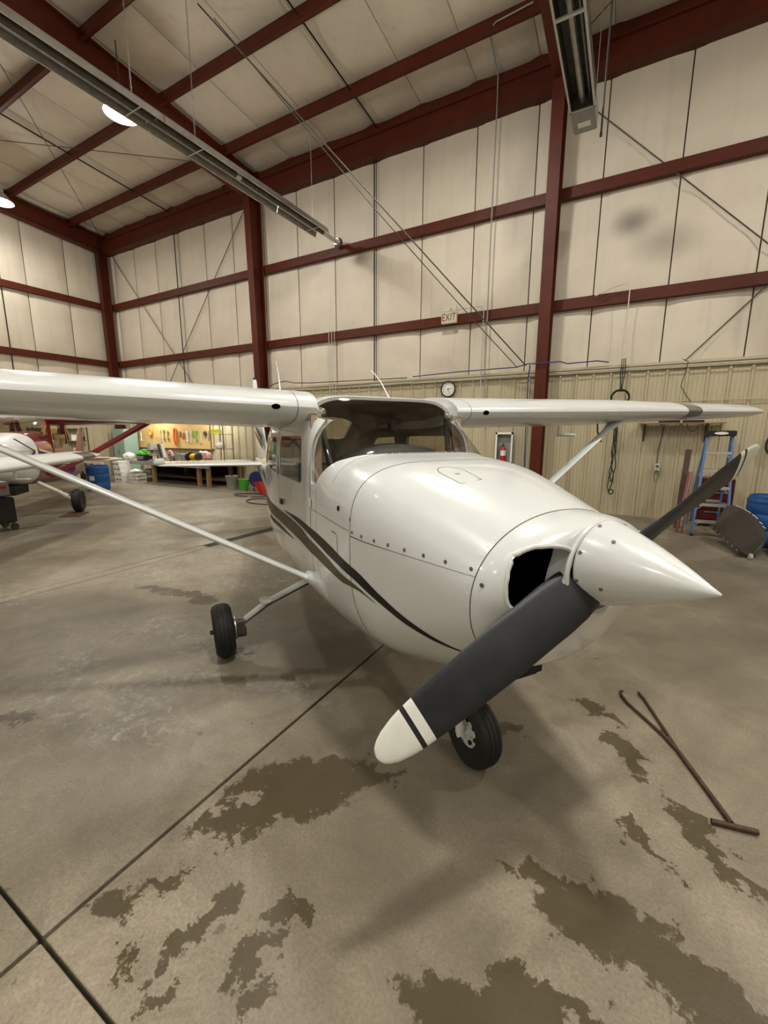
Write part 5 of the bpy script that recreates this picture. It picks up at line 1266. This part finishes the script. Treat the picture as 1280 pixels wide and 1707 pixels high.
# small shelf unit right of the pegboard
sh = empty('shelf_rack', (-12.15, 10.1, .79), 'small wire rack with lemon label at the right end of the bench', 'shelf')
bm = B()
for x in (-.35, .28):
    for y in (-.15, .25): box(bm, x-.015, x+.015, y-.015, y+.015, 0, 1.5)
mk('upright', bm, 'steel', sh)['kind'] = 'stuff'
for z in (.05, .45, .95):
    bm = B(); box(bm, -.36, .29, -.16, .26, z, z+.02); mk('shelf_board', bm, 'steel', sh)
bm = B(); box(bm, -.30, .25, -.18, -.165, 1.0, 1.12); mk('shelf_label', bm, 'lemon', sh)
simple('cloth_bundle', (-12.1, 10.0, .79+.475), 'white cloth bundle on the wire rack', 'cloth', [('cloth', 'paper', blob(.22, .11, .13)), ('strap', 'black', lambda bm: tube(bm, [(-.1, -.05, .02), (0, -.08, .12), (.1, -.05, .02)], .02, 6))])
# white desk, boxes, crate, stool, teal cabinet, shelving
wd_ = empty('white_table', (-17.6, 8.80, 0), 'cream painted table with apron left of the workbench', 'table')
bm = B(); box(bm, -1.0, 1.0, -.40, .36, .80, .86); mk('tabletop', bm, 'cream', wd_)
bm = B(); box(bm, -.96, .96, -.39, -.36, .66, .80); mk('apron', bm, 'cream', wd_)
for x in (-.9, .88):
    for y in (-.32, .30):
        bm = B(); box(bm, x-.05, x+.05, y-.05, y+.05, 0, .80); mk('leg', bm, 'cream', wd_)
for i, (z, lab) in enumerate(((0, 'bottom'), (.19, 'second'), (.38, 'third'), (.57, 'topmost'))):
    dx = (0.06, .04, -.04, -.1)[i]
    simple('cardboard_box', (-16.26+dx*.6, 8.96, z+.002), f'{lab} white printed box in the stack between table and bench', 'box', [('carton', 'paper', BX(-.26+.02*i, .26-.02*i, -.2, .2, 0, .183)), ('print', 'steel_dark', lambda bm: [box(bm, x, x+.05, -.203, -.2, .05, .12) for x in (-.18, -.1, .02, .10)])], 'white boxes beside the workbench')
cr = empty('milk_crate', (-15.55, 9.05, 0), 'white slatted plastic crate on the floor below the bench', 'crate')
bm = B()
for z in (0, .14, .28): 
    for (x0, x1, y0, y1) in ((-.26, .26, -.19, -.17), (-.26, .26, .17, .19), (-.26, -.24, -.19, .19), (.24, .26, -.19, .19)): box(bm, x0, x1, y0, y1, z, z+.045)
for x in (-.25, -.12, .0, .12, .25): box(bm, x-.015, x+.015, -.188, -.172, 0, .32); box(bm, x-.015, x+.015, .172, .188, 0, .32)
box(bm, -.25, .25, -.18, .18, 0, .01); mk('crate_frame', bm, 'paper', cr)
simple('crumpled_sheet', (-15.55, 9.05, .31), 'crumpled white sheets heaped in the slatted crate', 'paper', [('sheet', 'paper', blob(.25, .17, .10)), ('flap', 'paper', lambda bm: beam(bm, (-.3, -.1, .05), (.32, -.1, .12), .2, .01))])
simple('grey_motor', (-15.5, 9.5, .22), 'grey electric motor on the lower shelf of the bench', 'motor', [('body', 'grey', lambda bm: lathe(bm, [(0, -.15), (.11, -.15), (.12, .1), (.06, .15), (0, .15)], (0, 0, .14), (1, 0, 0), 20)), ('foot', 'grey', BX(-.1, .1, -.1, .1, 0, .06))])
tl = empty('teal_cabinet', (-18.35, 10.35, 0), 'pale teal metal cabinet in the far corner', 'cabinet')
bm = B(); box(bm, -.42, .42, -.28, .28, 0, 1.95); mk('carcass', bm, 'teal', tl)
for s in (-1, 1):
    bm = B(); box(bm, min(s*.01, s*.40), max(s*.01, s*.40), -.295, -.28, .08, 1.9); d = mk('door', bm, 'teal', tl); bm = B(); box(bm, s*.04-.01, s*.04+.01, -.32, -.295, .95, 1.1); mk('handle', bm, 'steel', d)
sr = empty('storage_rack', (-18.98, 8.2, 0), 'dark steel storage rack full of parts against the left wall', 'rack')
for y in (-.9, 0, .9):
    bm = B(); box(bm, -.2, -.17, y-.02, y+.02, 0, 2.0); box(bm, .22, .25, y-.02, y+.02, 0, 2.0); mk('upright', bm, 'steel_dark', sr)
for z in (.15, .62, 1.05, 1.48, 1.95):
    bm = B(); box(bm, -.2, .25, -.92, .92, z-.02, z); mk('shelf_board', bm, 'steel_dark', sr)
rnd = random.Random(11); cols_ = ['black', 'steel', 'rust', 'grey', 'paper', 'steel_dark', 'cream', 'black']
kinds = [('parts_box', 'box'), ('parts_tin', 'tin')]
n_ = 0
desc = ['black', 'steel', 'rusty', 'grey', 'white', 'grimy', 'cream', 'black']
for zi, z in enumerate((1.48, 1.05, .62)):
    for k in range(6):
        y = 8.2-.76+k*.30; c = (k*3+zi*2) % 8; kd = (k+zi) % 2
        lab = f'{desc[c]} {"box" if kd == 0 else "tin"} {("at the near end", "second from the near end", "third from the near end", "third from the far end", "second from the far end", "at the far end")[k]} of the {("upper", "middle", "lower")[zi]} rack shelf'
        h = rnd.uniform(.14, .28); w_ = rnd.uniform(.09, .12)
        if kd == 0: simple('parts_box', (-18.9, y, z+.001), lab, 'box', [('body', cols_[c], BX(-.14, .16, -w_, w_, 0, h))], 'parts on the storage rack')
        else: simple('parts_tin', (-18.85, y, z+.001), lab, 'tin', [('body', cols_[c], LB(w_, h))], 'parts on the storage rack')
drum((-14.45, 7.18, .0), .31, .78, 'blue plastic barrel with white sticker behind the red airplane tail', 'blue', -1.05)
# buckets, reel, cone, hoses by the tail
bk = empty('grey_bucket', (-11.05, 9.5, 0), 'grey waste bucket on the floor right of the workbench', 'bucket')
bm = B(); lathe(bm, [(0, 0), (.15, 0), (.19, .38), (.205, .40), (.205, .43), (.185, .42), (.14, .02), (0, .02)], n=30); mk('body', bm, 'grey', bk, smooth=35)
bm = B(); tube(bm, [(0, 0, .1), (.02, 0, .55)], .02, 8); mk('brush_handle', bm, 'black', bk)
gk = empty('green_bucket', (-10.63, 9.62, 0), 'bright green bucket beside the grey waste bucket', 'bucket')
bm = B(); lathe(bm, [(0, 0), (.14, 0), (.175, .30), (.19, .31), (.19, .33), (.165, .32), (.13, .02), (0, .02)], n=30); mk('body', bm, 'green', gk, smooth=35)
bm = B(); tube(bm, [(.18*math.cos(a), .02, .30-.1*math.sin(a)*0+.0) for a in (0, PI)], .006, 6); mk('handle', bm, 'green', gk)
rl = empty('hose_reel', (-9.85, 9.4, 0), 'navy hose reel on a thin tubular stand behind the fuselage', 'hose reel')
bm = B()
for s in (-1, 1):
    tube(bm, [(-.30, s*.15, 0), (-.12, s*.1, .55), (.10, s*.15, 0)], .012, 8)
tube(bm, [(-.12, -.1, .55), (-.12, .1, .55)], .02, 8); mk('stand', bm, 'steel_dark', rl, smooth=True)
bm = B(); lathe(bm, [(0, -.05), (.24, -.05), (.24, -.03), (.1, -.02), (.1, .02), (.24, .03), (.24, .05), (0, .05)], (.08, -.05, .40), (.3, -1, 0), 30); mk('drum', bm, 'navy', rl, smooth=35)
cn = empty('red_wedge', (-9.42, 9.2, 0), 'dark red wedge-shaped bin below the hose reel', 'bin')
bm = B(); prism(bm, [(-.22, .34), (.02, .36), (.20, 0), (.02, 0)], -.12, .12); mk('body', bm, 'redpl', cn)
def hose(lab, pts, r=.014):
    bm = B(); q = []
    P4 = [Vector(p) for p in pts]
    for i in range(len(P4)-1):
        p0, p1, p2, p3 = P4[max(0, i-1)], P4[i], P4[i+1], P4[min(len(P4)-1, i+2)]
        for k in range(8):
            t = k/8; q.append(.5*((2*p1)+(-p0+p2)*t+(2*p0-5*p1+4*p2-p3)*t*t+(-p0+3*p1-3*p2+p3)*t**3))
    q.append(P4[-1]); tube(bm, q, r, 7); o = mk('floor_hose', bm, 'cable', None, smooth=True); tag(o, lab, 'hose'); return o
hose('dark hose loop lying on the floor below the hose reel', [(-9.3, 8.5, .014), (-9.7, 8.45, .014), (-9.95, 8.7, .014), (-9.6, 8.95, .014), (-9.2, 9.0, .014), (-8.8, 8.75, .014), (-9.1, 8.45, .014)])
hose('dark hose curving under the fuselage, nearest loop on the floor', [(-8.2, 8.55, .014), (-8.7, 8.3, .014), (-8.72, 7.95, .014), (-8.3, 7.7, .014), (-7.7, 7.75, .014), (-7.2, 8.0, .014)])
# black tool cart at the left frame edge
tcart = empty('tool_cart', (-9.95, 3.13, 0), 'black tool cart on casters at the left frame edge', 'cart')
bm = B(); box(bm, -.25, .25, -.3, .22, .14, .62); bmesh.ops.bevel(bm, geom=bm.edges[:], offset=.02, segments=2, affect='EDGES'); mk('lower_bin', bm, 'black', tcart)
bm = B(); box(bm, -.24, .24, -.28, .17, .66, .90); mk('upper_bin', bm, 'grey', tcart)
bm = B(); box(bm, .241, .25, -.2, .12, .78, .84); mk('red_strip', bm, 'redpl', tcart)
for x in (-.2, .2):
    for y in (-.24, .18):
        bm = B(); lathe(bm, [(0, -.02), (.065, -.02), (.065, .02), (0, .02)], (x, y, .066), (1, .3, 0), 16); mk('caster', bm, 'steel_dark', tcart)
mt_ = tag(mk('floor_mat', (lambda bm: (prism(bm, [(-10.9, 4.75), (-10.4, 4.3), (-10.1, 4.55), (-10.5, 4.95)], .001, .012, 'z'), bm)[1])(B()), 'rust'), 'rusty plate on the floor under the red airplane wheel', 'plate')

# =================================================================== RED AIRPLANE (taildragger) IN THE BACKGROUND
def frame_empty(name, loc, hx, hy, lab, cat):
    t = empty(name, (0, 0, 0), lab, cat); f = Vector((hx, hy, 0)).normalized(); l = Vector((-f.y, f.x, 0))
    t.matrix_world = Matrix(((f.x, l.x, 0, loc[0]), (f.y, l.y, 0, loc[1]), (0, 0, 1, loc[2]), (0, 0, 0, 1))); return t
rp = frame_empty('airplane', (-11.45, 3.97, 0), .78, -.625, 'red taildragger airplane with white cowling and blue-white stripes in the background', 'airplane')
def se_ring(x, w_, zt, zb, n=3.0, N=36):
    zc = (zt+zb)/2; h = (zt-zb)/2
    return [Vector((x, w_*math.copysign(abs(math.cos(t))**(2/n), math.cos(t)), zc+h*math.copysign(abs(math.sin(t))**(2/n), math.sin(t)))) for t in [2*PI*k/N for k in range(N)]]
bm = B(); loft(bm, [se_ring(0, .53, 1.78, .66), se_ring(.35, .50, 1.73, .68), se_ring(.75, .44, 1.64, .78, 2.6), se_ring(.98, .34, 1.55, .92, 2.3), se_ring(1.04, .20, 1.45, 1.0, 2)]); mk('cowling', bm, 'white2', rp, smooth=40)
bm = B(); loft(bm, [se_ring(-.005, .535, 1.79, .65), se_ring(-.5, .55, 1.80, .62), se_ring(-.9, .56, 1.82, .58), se_ring(-1.9, .54, 1.80, .52), se_ring(-2.8, .42, 1.62, .48), se_ring(-4.2, .22, 1.25, .48), se_ring(-5.4, .05, .98, .55)]); mk('fuselage', bm, 'plane_red', rp, smooth=40)
bm = B(); loft(bm, [se_ring(-.45, .50, 1.81, 1.60, 4), se_ring(-.95, .51, 2.16, 1.60, 4), se_ring(-2.2, .49, 2.14, 1.60, 4), se_ring(-3.0, .38, 1.70, 1.5, 3)]); mk('cabin', bm, 'glass_dark', rp, smooth=40)
for s in (-1, 1):
    for a_ in (((-.40, s*.52, 1.78), (-.93, s*.50, 2.14), .04, .04), ((-.90, s*.535, 1.1), (-.90, s*.51, 2.14), .07, .05, (1, 0, 0)), ((-1.9, s*.535, 1.5), (-1.9, s*.50, 2.14), .10, .04, (1, 0, 0)), ((-2.3, s*.47, 1.6), (-2.05, s*.48, 2.1), .10, .04, (1, 0, 0))):
        bm = B(); beam(bm, *a_); mk('cabin_post', bm, 'plane_red', rp)
for s in (-1, 1):
    bm = B(); box(bm, -1.82, -1.42, min(s*.552, s*.562), max(s*.552, s*.562), 1.42, 1.74); mk('door_window', bm, 'cream' if False else 'glass_dark', rp)
    bm = B(); box(bm, -1.36, -.98, min(s*.558, s*.568), max(s*.558, s*.568), 1.42, 1.74); mk('door_window', bm, 'glass_dark', rp)
    for k, m_ in enumerate(('paper', 'navy', 'paper', 'navy', 'paper')):
        bm = B(); z = 1.40-.055*k
        pts = [(-.02, z+.02), (-.9, z-.16), (-2.6, z-.24)]; pr = None
        for x in xs_range(-.02, -2.6, .2):
            zz = np.interp(-x, [.02, .9, 2.6], [z+.02, z-.12, z-.20]); y = s*np.interp(-x, [0, .9, 1.9, 2.6], [.540, .566, .548, .455])
            row = [bm.verts.new((x, y, zz-.022)), bm.verts.new((x, y, zz+.022))]
            if pr: bm.faces.new((pr[0], pr[1], row[1], row[0]))
            pr = row
        mk('side_stripe', bm, m_, rp, fix=False)
    wing(s, ('plane_red', 'plane_red'), rp, xle=-.72, z0=2.08, y0=.50, light=False)
    for xl in (-.95, -1.85):
        bm = B(); beam(bm, (-.62 if xl > -1 else -.75, s*.50, .78), (xl, s*2.5, 2.05), .05, .075); mk('lift_strut', bm, 'plane_red', rp)
    gx, gy = -.05, s*1.13
    bm = B(); tube(bm, [(-.05, s*.42, .70), (-.05, s*.80, .46), (-.05, s*1.03, .27)], [.045, .05, .03], 10); tube(bm, [(-.05, s*.86, .42), (-.05, s*.93, .36)], .056, 10); mk('gear_leg', bm, 'cream', rp, smooth=True)
    bm = B(); lathe(bm, [(.0, -.06), (.14, -.08), (.22, -.09), (.262, -.05), (.265, 0), (.262, .05), (.22, .09), (.14, .08), (0, .06)], (gx, gy, .262), (0, 1, 0), 32); mk('tire', bm, 'rubber', rp, smooth=40)
    bm = B(); rings = []
    for y, xl, xt in ((.03, -4.4, -5.5), (.45, -4.5, -5.55), (.75, -4.65, -5.5), (.85, -4.85, -5.35)):
        c = xl-xt; rings.append([Vector((xl-a[0]*c, s*y, .95+a[1]*c*.6)) for a in airfoil(10, .10, 0.0001)])
    loft(bm, rings); mk('stabilizer', bm, 'plane_red', rp, smooth=40)
bm = B(); rings = []
for z, xl, xt in ((.95, -4.5, -5.7), (1.3, -4.9, -5.8), (1.75, -5.2, -5.85), (1.92, -5.4, -5.75)):
    c = xl-xt; rings.append([Vector((xl-a[0]*c, a[1]*c*.6, z)) for a in airfoil(10, .10, 0.0001)])
loft(bm, rings); mk('tail_fin', bm, 'plane_red', rp, smooth=40)
bm = B(); lathe(bm, [(0, -.03), (.10, -.035), (.12, 0), (.10, .035), (0, .03)], (-5.45, 0, .12), (0, 1, 0), 20); tube(bm, [(-5.45, 0, .12), (-5.3, 0, .55)], .02, 8); mk('tail_wheel', bm, 'rubber', rp, smooth=40)
bm = B()
tube(bm, [(.95, .46, 1.66), (.18, .525, 1.40)], .012, 6); tube(bm, [(.18, .525, 1.40), (.75, .50, 1.12)], .012, 6); tube(bm, [(.18, .525, 1.40), (.35, .52, 1.1)], .008, 6); mk('vee_brace', bm, 'black', rp)
bm = B(); lathe(bm, [(.03, 0), (.05, 0), (.05, .02), (.03, .02)], (.12, .535, 1.05), (0, 1, 0), 16); mk('fuel_drain_ring', bm, 'black', rp)
bm = B(); box(bm, .05, .75, -.28, .28, .52, .70); mk('cowl_opening', bm, 'dark', rp)
bm = B(); rings = [[(1.06+x, .02*0+y, z) for x, y, z in ring] for ring in ([(0, -.05, .35), (.03, 0, .35), (0, .05, .35)], [(-.02, -.09, .8), (.04, 0, .8), (.02, .09, .8)], [(-.03, -.06, 1.22), (.05, 0, 1.22), (.03, .06, 1.22)])]; loft(bm, rings); mk('propeller_blade', bm, 'grey', rp)
bm = B(); rings = [[(1.06+x, y, z) for x, y, z in ring] for ring in ([(-.03, -.06, 1.22), (.05, 0, 1.22), (.03, .06, 1.22)], [(-.02, -.09, 1.65), (.04, 0, 1.65), (.02, .09, 1.65)], [(0, -.05, 2.12), (.03, 0, 2.12), (0, .05, 2.12)])]; loft(bm, rings); mk('propeller_blade', bm, 'redpl', rp)

# white low-wing airplane of which only one wing reaches into the frame
lw = frame_empty('airplane', (-5.83, 1.0, .0), .791, .611, 'white low-wing airplane whose wing passes in front of the red airplane', 'airplane')
bm = B(); loft(bm, [se_ring(.15, .40, 1.60, .95, 2.6), se_ring(-.6, .50, 1.67, .88, 2.8), se_ring(-1.8, .50, 1.67, .88, 2.8), se_ring(-3.2, .34, 1.55, .95, 2.5), se_ring(-4.6, .08, 1.4, 1.1, 2.2)]); mk('fuselage', bm, 'white2', lw, smooth=40)
bm = B(); rings = []; af = airfoil()
for y, c, xl, z, tk in ((.40, 1.45, -.35, 1.25, 1), (1.5, 1.4, -.35, 1.268, 1), (3.0, 1.3, -.35, 1.295, 1), (4.2, 1.2, -.36, 1.32, 1), (4.65, 1.15, -.37, 1.335, .95), (4.9, .9, -.40, 1.345, .7), (5.05, .55, -.55, 1.35, .45)):
    rings.append([Vector((xl-a[0]*c, y, z-a[0]*c*.03+a[1]*c*tk)) for a in af])
loft(bm, rings)
for f in bm.faces:
    c = f.calc_center_median()
    if 4.3 < c.y < 4.72 and c.x > -.60: f.material_index = 1
mk('wing', bm, ['white2', 'landing'], lw, smooth=40)
bm = B(); tube(bm, [(-.5, 2.6, 1.25), (-.5, 2.6, 1.10)], .02, 8); tube(bm, [(-.55, 2.6, 1.10), (-.30, 2.6, 1.10)], .012, 8); mk('pitot_tube', bm, 'white2', lw)
for p in ((-.9, 1.5, 1.22), (-.1, 0, 1.05), (-.9, -.35, .95)):
    bm = B(); tube(bm, [(p[0], p[1], p[2]), (p[0], p[1], .2)], .03, 8); mk('gear_leg', bm, 'white2', lw)
    bm = B(); lathe(bm, [(0, -.06), (.15, -.07), (.19, -.04), (.2, 0), (.19, .04), (.15, .07), (0, .06)], (p[0], p[1], .2), (0, 1, 0), 24); mk('tire', bm, 'rubber', lw, smooth=40)
